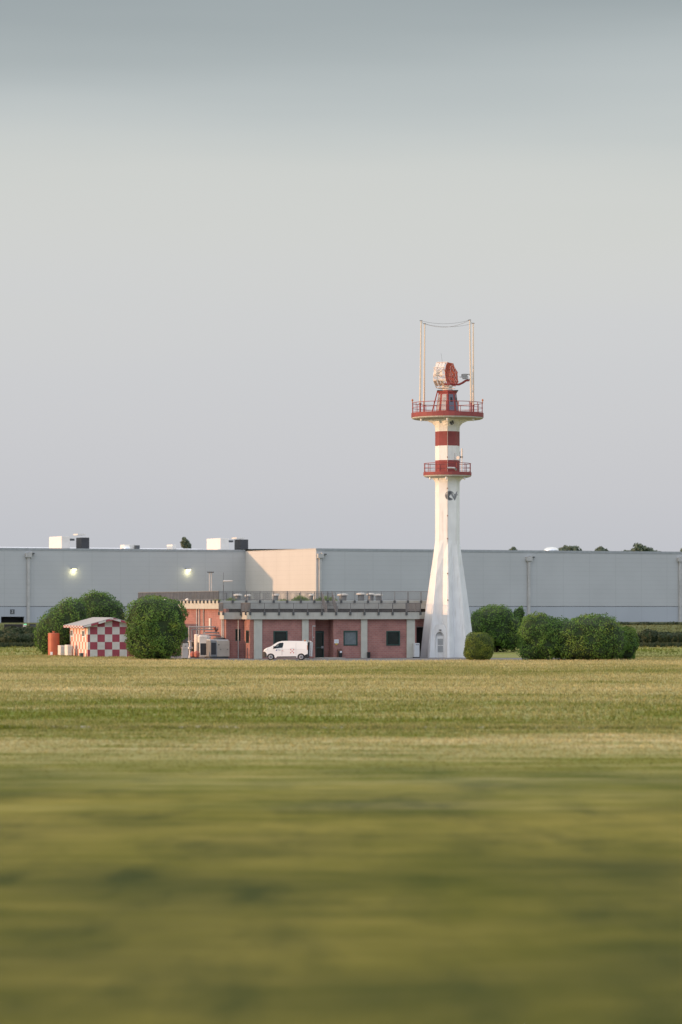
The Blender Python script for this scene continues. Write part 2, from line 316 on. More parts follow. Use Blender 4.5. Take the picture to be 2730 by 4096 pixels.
class MB:
    def __init__(s): s.bm = bmesh.new()
    def _v(s, pts): return [s.bm.verts.new(p) for p in pts]
    def box(s, x0, y0, z0, x1, y1, z1, mi=0):
        v = s._v([(x0, y0, z0), (x1, y0, z0), (x1, y1, z0), (x0, y1, z0), (x0, y0, z1), (x1, y0, z1), (x1, y1, z1), (x0, y1, z1)])
        for f in ((3, 2, 1, 0), (4, 5, 6, 7), (0, 1, 5, 4), (1, 2, 6, 5), (2, 3, 7, 6), (3, 0, 4, 7)):
            s.bm.faces.new([v[i] for i in f]).material_index = mi
        return s
    def bar(s, a, b, r, n=6, r2=None, cap=True):
        a, b = Vector(a), Vector(b); r2 = r if r2 is None else r2; d = (b - a)
        if d.length < 1e-6: return s
        q = d.to_track_quat('Z', 'Y'); A = []; B = []
        for i in range(n):
            t = 2 * math.pi * (i + .5) / n; p = Vector((math.cos(t), math.sin(t), 0))
            A.append(s.bm.verts.new(a + q @ (p * r))); B.append(s.bm.verts.new(b + q @ (p * r2)))
        for i in range(n): s.bm.faces.new((A[i], A[(i + 1) % n], B[(i + 1) % n], B[i]))
        if cap: s.bm.faces.new(A[::-1]); s.bm.faces.new(B)
        return s
    def tube(s, pts, r, n=8):
        for a, b in zip(pts, pts[1:]): s.bar(a, b, r, n)
        for p in pts[1:-1]:
            bmesh.ops.create_icosphere(s.bm, subdivisions=1, radius=r * 1.05, matrix=Matrix.Translation(p))
        return s
    def prism(s, poly, axis, a, b):
        """poly of 2-d points extruded along axis ('x','y','z') from a to b"""
        def P(p, t): return {'y': (p[0], t, p[1]), 'x': (t, p[0], p[1]), 'z': (p[0], p[1], t)}[axis]
        A = s._v([P(p, a) for p in poly]); B = s._v([P(p, b) for p in poly]); n = len(poly)
        s.bm.faces.new(A); s.bm.faces.new(B[::-1])
        for i in range(n): s.bm.faces.new((A[(i + 1) % n], A[i], B[i], B[(i + 1) % n]))
        return s
    def lathe(s, prof, c=(0, 0, 0), n=24, ph=0.0, mi=0):
        rings = []
        for (r, z) in prof:
            rings.append([s.bm.verts.new((c[0] + r * math.cos(ph + 2 * math.pi * i / n), c[1] + r * math.sin(ph + 2 * math.pi * i / n), c[2] + z)) for i in range(n)])
        for a, b in zip(rings, rings[1:]):
            for i in range(n): s.bm.faces.new((a[i], a[(i + 1) % n], b[(i + 1) % n], b[i])).material_index = mi
        s.bm.faces.new(rings[0][::-1]).material_index = mi; s.bm.faces.new(rings[-1]).material_index = mi
        return s
    def quad(s, *p, mi=0): s.bm.faces.new(s._v(p)).material_index = mi; return s
    def build(s, name, material, parent=None, bevel=0, smooth_=False, label=None, recalc=True):
        if recalc: bmesh.ops.recalc_face_normals(s.bm, faces=s.bm.faces)
        me = bpy.data.meshes.new(name); s.bm.to_mesh(me); s.bm.free()
        for m in (material if isinstance(material, (list, tuple)) else [material]): me.materials.append(m)
        o = bpy.data.objects.new(name, me); COL.objects.link(o)
        if smooth_:
            for p in me.polygons: p.use_smooth = True
        if bevel:
            b = o.modifiers.new('bevel', 'BEVEL'); b.width = bevel; b.segments = 2; b.limit_method = 'ANGLE'; b.angle_limit = R(40)
        if parent: o.parent = parent
        if label: o['label'] = label
        return o
def raw_mesh(name, verts, faces_flat, nper, material, parent=None):
    me = bpy.data.meshes.new(name); nv = len(verts); nf = len(faces_flat) // nper
    me.vertices.add(nv); me.vertices.foreach_set('co', np.asarray(verts, dtype=np.float32).ravel())
    me.loops.add(nf * nper); me.loops.foreach_set('vertex_index', np.asarray(faces_flat, dtype=np.int32))
    me.polygons.add(nf); me.polygons.foreach_set('loop_start', np.arange(0, nf * nper, nper, dtype=np.int32))
    me.materials.append(material); me.update(calc_edges=True); me.validate()
    o = bpy.data.objects.new(name, me); COL.objects.link(o)
    if parent: o.parent = parent
    return o
def tag(o, label, cat=None, group=None, kind=None):
    if label: o['label'] = label
    if cat: o['category'] = cat
    if group: o['group'] = group
    if kind: o['kind'] = kind
    return o
def empty(name, loc, rz=0.0, label=None, cat=None, group=None):
    o = bpy.data.objects.new(name, None); COL.objects.link(o); o.location = loc; o.rotation_euler = (0, 0, rz); o.empty_display_size = .3
    tag(o, label, cat, group); return o
def copy_tree(o, parent=None):
    c = o.copy(); COL.objects.link(c); c.parent = parent
    for ch in list(o.children): copy_tree(ch, c)
    return c
def text_mesh(txt, size, material, name, parent, loc, rot, ext=.004):
    cu = bpy.data.curves.new(name, 'FONT'); cu.body = txt; cu.size = size; cu.extrude = ext; cu.align_x = 'CENTER'; cu.align_y = 'CENTER'
    tmp = bpy.data.objects.new('tmp_text', cu); COL.objects.link(tmp)
    dg = bpy.context.evaluated_depsgraph_get(); me = bpy.data.meshes.new_from_object(tmp.evaluated_get(dg))
    bpy.data.objects.remove(tmp); me.materials.clear(); me.materials.append(material)
    o = bpy.data.objects.new(name, me); COL.objects.link(o); o.parent = parent; o.location = loc; o.rotation_euler = rot
    return o

# ------------------------------------------------------------------ ground
def make_ground():
    ys = list(np.arange(-200, 20, 40)) + list(np.arange(20, 420, 20)) + list(np.arange(420, 600, 6)) + [620, 700, 900, 1300, 2000, 3500, 7000]
    xs = [-4000, -1500, -600, -300, -150, -75, 0, 75, 150, 300, 600, 1500, 4000]
    verts = [(x, y, gz(y)) for y in ys for x in xs]; n = len(xs); f = []
    for j in range(len(ys) - 1):
        for i in range(n - 1): f += [j * n + i, j * n + i + 1, (j + 1) * n + i + 1, (j + 1) * n + i]
    o = raw_mesh('ground', verts, f, 4, ground_mat()); tag(o, None, kind='structure')
    for p in o.data.polygons: p.use_smooth = True
make_ground()
# asphalt apron round the station (one sheet a few millimetres above the grass)
mb = MB()
front = [(560, 330), (640, 327), (760, 321), (850, 317), (1000, 313.2), (1350, 312.6), (1640, 313.2), (1780, 315.6), (1850, 317), (1980, 317.2), (2100, 316.0), (2300, 319.0)]
back = [(2300, 331), (1930, 331.5), (1900, 344), (1500, 352), (560, 352)]
v = [mb.bm.verts.new((XP(px, Y), Y, .006)) for px, Y in front + back]; mb.bm.faces.new(v)
tag(mb.build('apron', M['asphalt']), None, kind='structure')
# dirt track across the field
mb = MB(); pts = []
for i, px in enumerate(range(-400, 3200, 60)):
    Y = 141.5 - (px - 1300) * .0006 + .5 * math.sin(i * 1.3); w = .9 * (1.0 if px < 950 else .38) * (.5 + .9 * random.random())
    pts.append((XP(px, 141), Y, w))
for a, b in zip(pts, pts[1:]): mb.quad((a[0], a[1] - a[2], .008), (b[0], b[1] - b[2], .008), (b[0], b[1] + b[2], .008), (a[0], a[1] + a[2], .008))
tag(mb.build('track', M['track']), None, kind='structure')

def tufts(name, n, y0, y1, hmin, hmax, w, material, xs=(-250, 2980), keep=None, blades=3, clump=1.0, fade=None):
    """short grass blades scattered over a strip of field (triangles)"""
    Y = np.sqrt(rng.uniform(y0 * y0, y1 * y1, n)) if y1 > y0 * 1.3 else rng.uniform(y0, y1, n)
    PX = rng.uniform(xs[0], xs[1], n); X = (PX - 1365) * Y / F
    if keep is not None:
        k = keep(X, Y, PX); X, Y = X[k], Y[k]; n = len(X)
    fd = np.ones(n) if fade is None else np.clip((Y - fade[0]) / (fade[1] - fade[0]), .05, 1) ** 1.3
    z = np.array([gz(y) for y in Y]); V = np.zeros((n, blades, 3, 3))
    for b in range(blades):
        a = rng.uniform(0, 2 * np.pi, n); h = rng.uniform(hmin, hmax, n) * fd; ww = w * rng.uniform(.6, 1.3, n)
        cx = X + rng.normal(0, .05 * clump, n); cy = Y + rng.normal(0, .05 * clump, n)
        lx, ly = rng.normal(0, .35, n) * h, rng.normal(0, .35, n) * h
        V[:, b, 0] = np.stack([cx - np.cos(a) * ww, cy - np.sin(a) * ww, z - .01], 1)
        V[:, b, 1] = np.stack([cx + np.cos(a) * ww, cy + np.sin(a) * ww, z - .01], 1)
        V[:, b, 2] = np.stack([cx + lx, cy + ly, z + h], 1)
    o = raw_mesh(name, V.reshape(-1, 3), np.arange(n * blades * 3), 3, material); return tag(o, None, kind='stuff')
blm = blade_mat()
apr_f = np.array([p for p in front]); 
def off_apron(X, Y, PX):
    fy = np.interp(PX, apr_f[:, 0], apr_f[:, 1]); return ~((Y > fy + .1) & (PX > 560) & (PX < 2300))
tag(tufts('grass', 90000, 150, 345, .05, .22, .035, blm, keep=off_apron), 'short dry grass of the mown field in front of the station')
tag(tufts('grass', 34000, 92, 150, .03, .15, .03, blm, blades=3, fade=(92, 140)), 'greener longer grass in the near part of the field')
tag(tufts('grass', 16000, 345, 560, .10, .35, .06, blm, keep=off_apron), 'grass of the far field beyond the station')

# ------------------------------------------------------------------ vegetation
def crown_mesh(name, lobes, n, size, material, parent, bump=.25, fscale=.9, flat=.0, core=True, squash=2.4):
    """lobes (cx,cy,cz,rx,ry,rz): leaf-sized faces spread through the outer shell of their union, over a dark inner mass"""
    n = int(n * 1.6) if core and size < .3 else n
    L = np.array(lobes); area = (L[:, 3] * L[:, 5]); cnt = (n * area / area.sum()).astype(int); C = []; NN = []
    e = squash
    for (cx, cy, cz, rx, ry, rz), k in zip(lobes, cnt):
        d = rng.normal(0, 1, (k, 3)); d /= np.linalg.norm(d, axis=1)[:, None]
        s = 1 / (np.abs(d[:, 0]) ** e + np.abs(d[:, 1]) ** e + np.abs(d[:, 2]) ** e) ** (1 / e)
        for i in range(k):
            p = d[i] * s[i]; q = Vector((p[0] * rx + cx, p[1] * ry + cy, p[2] * rz + cz))
            nn = noise.noise(q * fscale) * .6 + noise.noise(q * fscale * 2.3 + Vector((5, 5, 5))) * .4
            f = 1 + bump * nn * 2 / max(rx, rz) - abs(random.gauss(0, .06)) + (random.random() < .04) * random.uniform(.0, .05)
            w = Vector((p[0] * rx * f + cx, p[1] * ry * f + cy, p[2] * rz * f + cz))
            inside = False
            for (ax, ay, az, bx, by, bz) in lobes:
                if (ax, ay, az) == (cx, cy, cz): continue
                if (abs((w.x - ax) / bx) ** e + abs((w.y - ay) / by) ** e + abs((w.z - az) / bz) ** e) < .80: inside = True; break
            if inside or w.z < flat: continue
            C.append(w); NN.append(Vector((p[0] / rx, p[1] / ry, p[2] / rz)).normalized())
    C = np.array([tuple(c) for c in C]); NN = np.array([tuple(c) for c in NN]); m = len(C)
    nr = NN + rng.normal(0, .55, (m, 3)); nr /= np.linalg.norm(nr, axis=1)[:, None]
    t = np.cross(nr, rng.normal(0, 1, (m, 3))); t /= np.linalg.norm(t, axis=1)[:, None]; b = np.cross(nr, t)
    sz = size * rng.uniform(.6, 1.5, m)[:, None]
    V = np.stack([C - t * sz * .5, C - b * sz * .32, C + t * sz * .5 + nr * sz * .15, C + b * sz * .32], 1)
    o = raw_mesh(name, V.reshape(-1, 3), np.arange(m * 4), 4, material, parent)
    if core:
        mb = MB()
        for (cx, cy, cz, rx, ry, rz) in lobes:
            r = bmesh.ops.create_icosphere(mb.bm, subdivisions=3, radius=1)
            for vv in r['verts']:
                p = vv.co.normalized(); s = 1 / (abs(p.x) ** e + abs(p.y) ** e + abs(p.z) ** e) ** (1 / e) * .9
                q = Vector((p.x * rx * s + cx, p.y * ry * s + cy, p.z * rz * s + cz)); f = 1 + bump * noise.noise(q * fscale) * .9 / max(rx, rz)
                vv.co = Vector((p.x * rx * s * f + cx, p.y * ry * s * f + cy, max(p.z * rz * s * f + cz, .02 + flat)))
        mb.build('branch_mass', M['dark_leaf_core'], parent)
    return o
def shrub(name, px0, px1, pyt, Y, label, n=9000, size=.17, m='leaf', cat='shrub', group=None, lobes=None, pyb=None, depth=None, squash=3.0, bump=.42, base=None):
    X = XP((px0 + px1) / 2, Y); g = gz(Y) if base is None else base; w = (px1 - px0) * Y / F / 2; h = ZP(pyt, Y) - g
    root = empty(name, (X, Y, g), 0, label, cat, group)
    d = depth or w
    if lobes is None: lobes = [(0, 0, h * .5, w * .96, d, h * .49), (-.12 * w, 0, h * .32, w * .8, d * .9, h * .33)]
    else: lobes = [(a * w, b * d, c * h, rx * w, ry * d, rz * h) for a, b, c, rx, ry, rz in lobes]
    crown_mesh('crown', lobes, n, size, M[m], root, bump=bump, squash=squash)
    mb = MB()
    for k in range(5):
        a = k * 1.3; mb.bar((.15 * math.cos(a), .15 * math.sin(a), 0), (.35 * w * math.cos(a), .35 * d * math.sin(a), h * .55), .07, 6, .03)
    mb.build('trunk', M['bark'], root); return root
G = 'clipped evergreen shrubs round the station'
shrub('shrub', 138, 345, 2392, 349, 'leftmost tall shrub behind the orange tank, lower than the one beside it', 8000, group=G,
      lobes=[(.12, 0, .42, .86, 1, .43), (.45, 0, .60, .60, .9, .40), (-.25, .1, .36, .72, .9, .36)])
shrub('shrub', 272, 506, 2364, 356, 'dark rounded shrub rising behind the checkered hut roof', 10000, group=G,
      lobes=[(0, 0, .50, .78, 1, .49), (.45, 0, .42, .54, .8, .42), (-.5, 0, .42, .5, .8, .42)])
shrub('shrub', 508, 746, 2386, 321, 'big round-topped shrub covering the right end of the checkered hut', 17000, .16, group=G,
      lobes=[(0, 0, .60, .99, 1, .39), (-.05, 0, .42, .93, 1, .42), (-.1, 0, .28, .84, .95, .29)], squash=3.0)
shrub('shrub', 1858, 1978, 2531, 315.2, 'small dome shrub in front of the tower foot', 8500, .10, 'leaf_small', group=G, bump=.16,
      lobes=[(0, 0, .52, .97, 1, .48), (0, 0, .32, .99, 1, .33)], squash=2.8)
shrub('shrub', 1872, 2098, 2418, 374, 'dark shrub behind the tower foot with loose twigs at its right end', 11000, group=G,
      lobes=[(-.05, 0, .52, .72, 1, .45), (-.45, 0, .44, .55, .9, .41), (.35, 0, .42, .60, .9, .40), (.80, .2, .72, .2, .3, .21)])
shrub('shrub', 2073, 2235, 2454, 317, 'tall-sided shrub at the left end of the right-hand hedge group', 10000, .14, group=G,
      lobes=[(-.08, 0, .54, .86, 1, .46), (0, 0, .34, .96, 1, .35), (.62, 0, .45, .6, .9, .43)])
shrub('shrub', 2200, 2505, 2458, 318.5, 'broadest shrub of the right-hand hedge group with a high rounded crown', 15000, .15, group=G,
      lobes=[(.16, 0, .52, .72, 1, .475), (-.50, 0, .46, .62, .95, .45), (.45, 0, .42, .53, .95, .42), (0, 0, .30, .98, 1, .31)])
shrub('shrub', 2466, 2551, 2514, 321, 'narrow low shrub closing the right end of the hedge group', 4500, .15, group=G)
def hedge(px0, px1, pyt, Y, label, n, size=.35):
    X0, X1 = XP(px0, Y), XP(px1, Y); g = gz(Y); h = ZP(pyt, Y) - g; root = empty('hedge', ((X0 + X1) / 2, Y, g), 0, label, 'hedge', 'field hedges beyond the station')
    k = max(2, int((X1 - X0) / 2.2)); L = []
    for i in range(k):
        t = (i + .5) / k; hh = h * random.uniform(.72, 1.05); L.append(((t - .5) * (X1 - X0), random.uniform(-.4, .4), hh * .45, (X1 - X0) / k * .75, 1.2, hh * .55))
    crown_mesh('crown', L, n, size, M['hedge'], root, bump=.3)
hedge(-260, 146, 2532, 446, 'long dark field hedge at the left edge of the picture', 5000)
hedge(2440, 3000, 2521, 452, 'ragged field hedge at the right edge of the picture', 6500)
hedge(-300, 150, 2509, 470, 'ragged dark undergrowth rising behind the left field hedge', 5000, .35)
hedge(2300, 3020, 2490, 560, 'low brown scrub along the warehouse foot at the right', 4000, .4)
tag(tufts('tall_grass', 9000, 418, 421, .3, .75, .10, M['hedge'], xs=(-300, 3030)), 'dark row of tall grass across the far field')
tag(tufts('tall_grass', 5200, 139.2, 140.6, .05, .24, .035, blm, xs=(-300, 3030), keep=lambda X, Y, PX: (np.sin(PX * .013) + np.sin(PX * .031 + 1) + np.sin(PX * .11) * .7) > rng.uniform(-1.6, 1.8, len(X))), 'ragged row of longer grass along the near side of the dirt track')
def far_tree(px0, px1, pyt, Y, label, lobes, n=3500, size=.75):
    X = XP((px0 + px1) / 2, Y); g = gz(Y); w = (px1 - px0) * Y / F / 2; h = ZP(pyt, Y) - g
    root = empty('tree', (X, Y, g), 0, label, 'tree', 'trees standing behind the warehouse')
    L = [(a * w, 0, h * c, rx * w, rx * w * .9, h * rz) for a, c, rx, rz in lobes]
    crown_mesh('crown', L, n, size, M['leaf_hazed'], root, bump=1.1, fscale=.35, squash=2.0)
    mb = MB().bar((0, 0, 0), (0, 0, h * .5), .45, 8, .25)
    for k in range(4): mb.bar((0, 0, h * .35), (w * .5 * math.cos(k * 1.6), w * .4 * math.sin(k * 1.6), h * .65), .2, 6, .08)
    mb.build('trunk', M['bark'], root)
far_tree(2030, 2085, 2193, 800, 'smallest treetop just showing over the warehouse roof, right of the tower', [(0, .8, .95, .2)], 1500)
far_tree(2185, 2345, 2180, 790, 'broad low treetop over the warehouse roof, midway between tower and right edge', [(-.35, .82, .55, .15), (.3, .84, .62, .16), (0, .78, .9, .15)])
far_tree(2370, 2445, 2190, 800, 'low narrow treetop over the roof between the two broad trees', [(0, .82, .95, .17)], 1800)
far_tree(2460, 2670, 2174, 780, 'tallest broad treetop over the roof near the right edge', [(.0, .84, .45, .16), (-.4, .80, .5, .13), (.42, .79, .55, .13), (0, .77, .9, .13)])
far_tree(2712, 2790, 2190, 790, 'treetop cut by the right edge of the picture', [(0, .82, .95, .17)], 1800)
far_tree(722, 768, 2148, 700, 'lone dark leaning treetop above the warehouse roof, between the rooftop units', [(-.3, .93, .5, .06), (.2, .88, .5, .09), (.55, .84, .35, .10)], 900, .5)

# ------------------------------------------------------------------ control tower
TX, TY = XP(1791, 335.0), 335.0
def zt(py): return CAMZ - (py - HOR) * TY / F
tower = empty('radar_tower', (TX, TY, 0), 0, 'tall white octagonal radar tower with red bands, two ring platforms and splayed foot', 'tower')
def ring24(z, T, w, m):
    """eight-ribbed section: rib noses on the octagon's corners, valleys between them"""
    pts = []
    for q in range(8):
        a = -math.pi / 2 + q * math.pi / 4; ax, ay = math.cos(a), math.sin(a); lx, ly = -ay, ax
        pts.append((ax * T - lx * w, ay * T - ly * w, z)); pts.append((ax * T + lx * w, ay * T + ly * w, z))
        b = a + math.pi / 8; pts.append((math.cos(b) * m, math.sin(b) * m, z))
    return pts
prof = [(0, 2.98, .13, 1.95), (1.6, 2.82, .12, 1.85), (3.4, 2.62, .11, 1.70), (4.8, 2.44, .10, 1.55), (7.0, 2.14, .08, 1.42), (9.0, 1.86, .06, 1.33), (11., 1.57, .04, 1.27), (12.75, 1.34, .015, 1.235)]
prof += [(z, 1.34, .015, 1.235) for z in (16, 19.0, 20.2, 21.55, 23.13, 24.7, 26.2)]
mb = MB(); rings = [mb._v(ring24(*p)) for p in prof]
for i, (a, b) in enumerate(zip(rings, rings[1:])):
    red = i in (10, 12)
    for k in range(24): mb.bm.faces.new((a[k], a[(k + 1) % 24], b[(k + 1) % 24], b[k])).material_index = 1 if red else 0
mb.bm.faces.new(rings[-1]); mb.build('shaft', [M['white_tower'], M['red_tower']], tower)
# foot: arched service opening between two ribs, with a louvred door
AZ = R(-22.5); ad = 2.32
arch = [(-.50, 0), (-.50, 2.2)] + [(-.50 * math.cos(t), 2.2 + .62 * math.sin(t)) for t in np.linspace(.15, math.pi - .15, 9)] + [(.50, 2.2), (.50, 0)]
dg = MB(); dg.prism(arch[::-1] + [(-1.0, 0), (-.80, 3.0), (-.42, 3.62), (.42, 3.62), (.80, 3.0), (1.0, 0)], 'y', -.06, .12)
ap = dg.build('arched_opening', M['white_tower'], tower); ap.rotation_euler = (0, 0, AZ); ap.location = (math.sin(AZ) * ad, -math.cos(AZ) * ad, 0)
dd = MB().box(-.38, .16, 0, .38, .22, 2.4).build('door', M['white_tower'], tower); dd.rotation_euler = ap.rotation_euler; dd.location = ap.location
MB().box(-.30, .12, 1.38, .30, .159, 2.05).box(-.30, .12, .60, .30, .159, 1.28).build('louvre', M['fascia'], dd)
mb = MB().box(-.05, -.2, 2.95, .2, -.07, 3.06); lm = mb.build('lamp', M['dark_metal'], tower); lm.rotation_euler = ap.rotation_euler; lm.location = ap.location
def flare(name, z0, zbot, ztop, Rr, rl):
    mb = MB(); n = 5; prof8 = []
    for k in range(n + 1):
        t = k / n; prof8.append((1.32 + (rl - 1.32) * (1 - math.cos(t * math.pi / 2)) ** 1.15, z0 + (zbot - z0) * math.sin(t * math.pi / 2) ** .9))
    rr = []
    for k, (r, z) in enumerate(prof8):
        t = k / n; ring = []
        for i in range(16):
            a = -math.pi / 2 + i * math.pi / 8; m4 = i % 4      # four curved brackets; the faces between them stay nearly flat
            rf = (1.325 if i % 2 == 0 else 1.24) + {0: 1.0, 1: .16, 2: .04, 3: .16}[m4] * (r - 1.32)
            ring.append(mb.bm.verts.new((rf * math.cos(a), rf * math.sin(a), z)))
        rr.append(ring)
    for a, b in zip(rr, rr[1:]):
        for i in range(16): mb.bm.faces.new((a[i], a[(i + 1) % 16], b[(i + 1) % 16], b[i]))
    mb.build(name, M['white_tower'], tower)
    o = MB(); N_ = 40
    o.lathe([(rl * .93, zbot - .02), (Rr - .28, zbot + .02), (Rr - .06, zbot + .10), (Rr - .04, zbot + .22)], n=N_)
    o.build('deck_soffit', M['concrete'], tower)
    o = MB(); o.lathe([(Rr - .2, zbot + .20), (Rr, zbot + .22), (Rr, ztop), (Rr - .1, ztop + .001)], n=N_); o.build('deck_rim', M['red_tower'], tower)
    return
flare('upper_flare', 24.95, 26.02, 26.72, 3.96, 3.55)
flare('lower_flare', 18.9, 19.68, 20.24, 2.64, 2.3)
def ring_rail(name, Rr, z0, h, npost, gap=None, finials=()):
    mb = MB(); n = 48
    for zz, rad in ((z0 + h, .035), (z0 + h * .52, .025), (z0 + .12, .02)):
        for i in range(n):
            a, b = 2 * math.pi * i / n, 2 * math.pi * (i + 1) / n
            mb.bar((Rr * math.cos(a), Rr * math.sin(a), zz), (Rr * math.cos(b), Rr * math.sin(b), zz), rad, 5, cap=False)
    for i in range(npost):
        a = 2 * math.pi * (i + .3) / npost; mb.bar((Rr * math.cos(a), Rr * math.sin(a), z0), (Rr * math.cos(a), Rr * math.sin(a), z0 + h), .035, 6)
    mb.build(name, M['red_steel'], tower)
ring_rail('railing', 3.86, 26.7, 1.12, 18)
ring_rail('railing', 2.56, 20.22, .98, 14)
for px, yy in ((1650, -1.), (1838, 3.2), (1931, -.8)):     # little obstruction lamps on the rail
    x = XP(px, TY) - TX; x = max(-3.84, min(3.84, x)); y = math.copysign(math.sqrt(max(0, 3.86 ** 2 - x * x)), yy)
    MB().bar((x, y, 27.8), (x, y, 28.05), .05, 8).lathe([(.09, 0), (.11, .1), (.05, .22)], (x, y, 28.03), 10).build('obstruction_lamp', M['amber'], tower)
for zc, rr_, angs in ((25.98, 3.35, (-150, -92, -35)), (19.62, 2.2, (-150, -95, -35))):
    for a in angs:
        x, y = rr_ * math.cos(R(a)), rr_ * math.sin(R(a))
        MB().lathe([(.08, .12), (.13, .0), (.12, -.16), (.06, -.24)][::-1], (x, y, zc), 12).build('bulkhead_lamp', M['sign'], tower)
# ventilation fan on the front right face under the deck
nrm = R(-67.5)
fan = empty('x', (0, 0, 0)); bpy.data.objects.remove(fan)
mb = MB().box(-.32, -.05, -.33, .32, 0, .33); fp = mb.build('fan_plate', M['white_tower'], tower)
fx, fz = XP(1806, TY) - TX, zt(1693)
fp.location = (fx, -(1.345 - fx * math.tan(R(22.5))) - .16, fz); fp.rotation_euler = (0, 0, R(22.5))
mb = MB().lathe([(.25, 0), (.25, .02)], n=20); f2 = mb.build('fan_duct', M['black'], fp); f2.rotation_euler = (R(90), 0, 0); f2.location = (0, -.055, 0)
mb = MB()
for k in range(4):
    a = k * math.pi / 2 + .5; mb.quad((.03 * math.cos(a), .03 * math.sin(a), 0), (.22 * math.cos(a - .3), .22 * math.sin(a - .3), .02), (.22 * math.cos(a + .3), .22 * math.sin(a + .3), .0))
f3 = mb.build('fan_blades', M['chrome'], fp); f3.rotation_euler = (R(90), 0, 0); f3.location = (0, -.10, 0)
# emblem painted round the front edge of the shaft
def wrap(x, z, off=.012):
    s = math.tan(R(22.5)); return (x, -(1.345 - abs(x) * s) - off, z)
def emb(polys, name):
    mb = MB()
    for poly in polys:
        f = mb.bm.faces.new([mb.bm.verts.new((p[0], 0, p[1])) for p in poly])
    bmesh.ops.triangulate(mb.bm, faces=mb.bm.faces)
    g = mb.bm.verts[:] + mb.bm.edges[:] + mb.bm.faces[:]
    bmesh.ops.bisect_plane(mb.bm, geom=g, plane_co=(0, 0, 0), plane_no=(1, 0, 0))
    for v in mb.bm.verts: v.co = Vector(wrap(v.co.x, v.co.z))
    return mb.build(name, M['emblem'], tower, recalc=True)
def ez(x, y): return ((1775 + x / 24.12 - 1791) * TY / F, zt(1955 + y / 24.12))    # emblem crop px -> tower local
c0 = (575, 700)
def arc(r0, r1, a0, a1, n=14, cx=c0[0], cy=c0[1]):
    A = [ez(cx + r1 * math.cos(R(a)), cy + r1 * math.sin(R(a))) for a in np.linspace(a0, a1, n)]
    B = [ez(cx + r0 * math.cos(R(a)), cy + r0 * math.sin(R(a))) for a in np.linspace(a1, a0, n)]
    return A + B
emb([arc(225, 280, 62, 325)], 'emblem_ring'); emb([arc(330, 368, 45, 320)], 'emblem_ring'); emb([arc(418, 470, 50, 318)], 'emblem_ring')
emb([[ez(720, 430), ez(800, 400), ez(1150, 1020), ez(1040, 1180)], [ez(660, 540), ez(730, 520), ez(1020, 1000), ez(1000, 1090)], [ez(850, 330), ez(930, 400), ez(1150, 760), ez(1130, 930)],
     [ez(1060, 1130), ez(1010, 560), ez(1110, 500), ez(1260, 690), ez(1200, 900)], [ez(1120, 540), ez(1190, 350), ez(1340, 270), ez(1270, 560), ez(1180, 640)], [ez(1230, 560), ez(1330, 500), ez(1350, 660), ez(1250, 690)]], 'emblem_wings')
# fittings on the lower platform
mb = MB().bar((XP(1787, TY) - TX, -2.66, zt(1875)), (XP(1818, TY) - TX, -2.66, zt(1876)), .10, 12); mb.build('floodlight', M['chrome'], tower)
MB().bar((XP(1818, TY) - TX, -2.62, zt(1878)), (XP(1822, TY) - TX, -2.5, zt(1884)), .12, 8).build('floodlight_bracket', M['metal'], tower)
ax_ = XP(1847, TY) - TX
MB().bar((ax_, -1.6, 20.2), (ax_, -1.6, 21.9), .05, 8).bar((ax_, -1.6, 21.7), (ax_, -1.6, zt(1797)), .085, 10).build('whip_antenna', M['cream_light'], tower)
MB().bar((ax_ - .22, -1.6, 21.85), (ax_ + .1, -1.6, 21.85), .09, 8).build('antenna_clamp', M['dark_metal'], tower)
d_ = MB().lathe([(.02, 0), (.16, .02), (.19, .09)], (0, 0, 0), 16).build('dish', M['cream_light'], tower)
d_.rotation_euler = (R(80), 0, R(-20)); d_.location = (XP(1832, TY) - TX, -1.35, zt(1834))
MB().bar((XP(1819, TY) - TX, -1.3, 21.3), (XP(1819, TY) - TX, -1.3, 22.3), .02, 5).bar((XP(1839, TY) - TX, -1.45, 21.2), (XP(1839, TY) - TX, -1.45, 22.5), .02, 5).build('thin_aerials', M['dark_metal'], tower)
# cables and rust marks: a conduit that climbs the front edge
mb = MB().bar((-.03, -1.36, 5), (-.03, -1.36, 26), .022, 5); mb.build('conduit', M['gutter'], tower)
for z in (6.2, 9.1, 12.9, 15.4, 18.4, 21.8):
    MB().box(-.10, -1.40 - (max(0, 12.75 - z) * .139), z, .02, -1.33 - (max(0, 12.75 - z) * .139), z + .12).build('cable_clamp', M['brick_old'], tower)
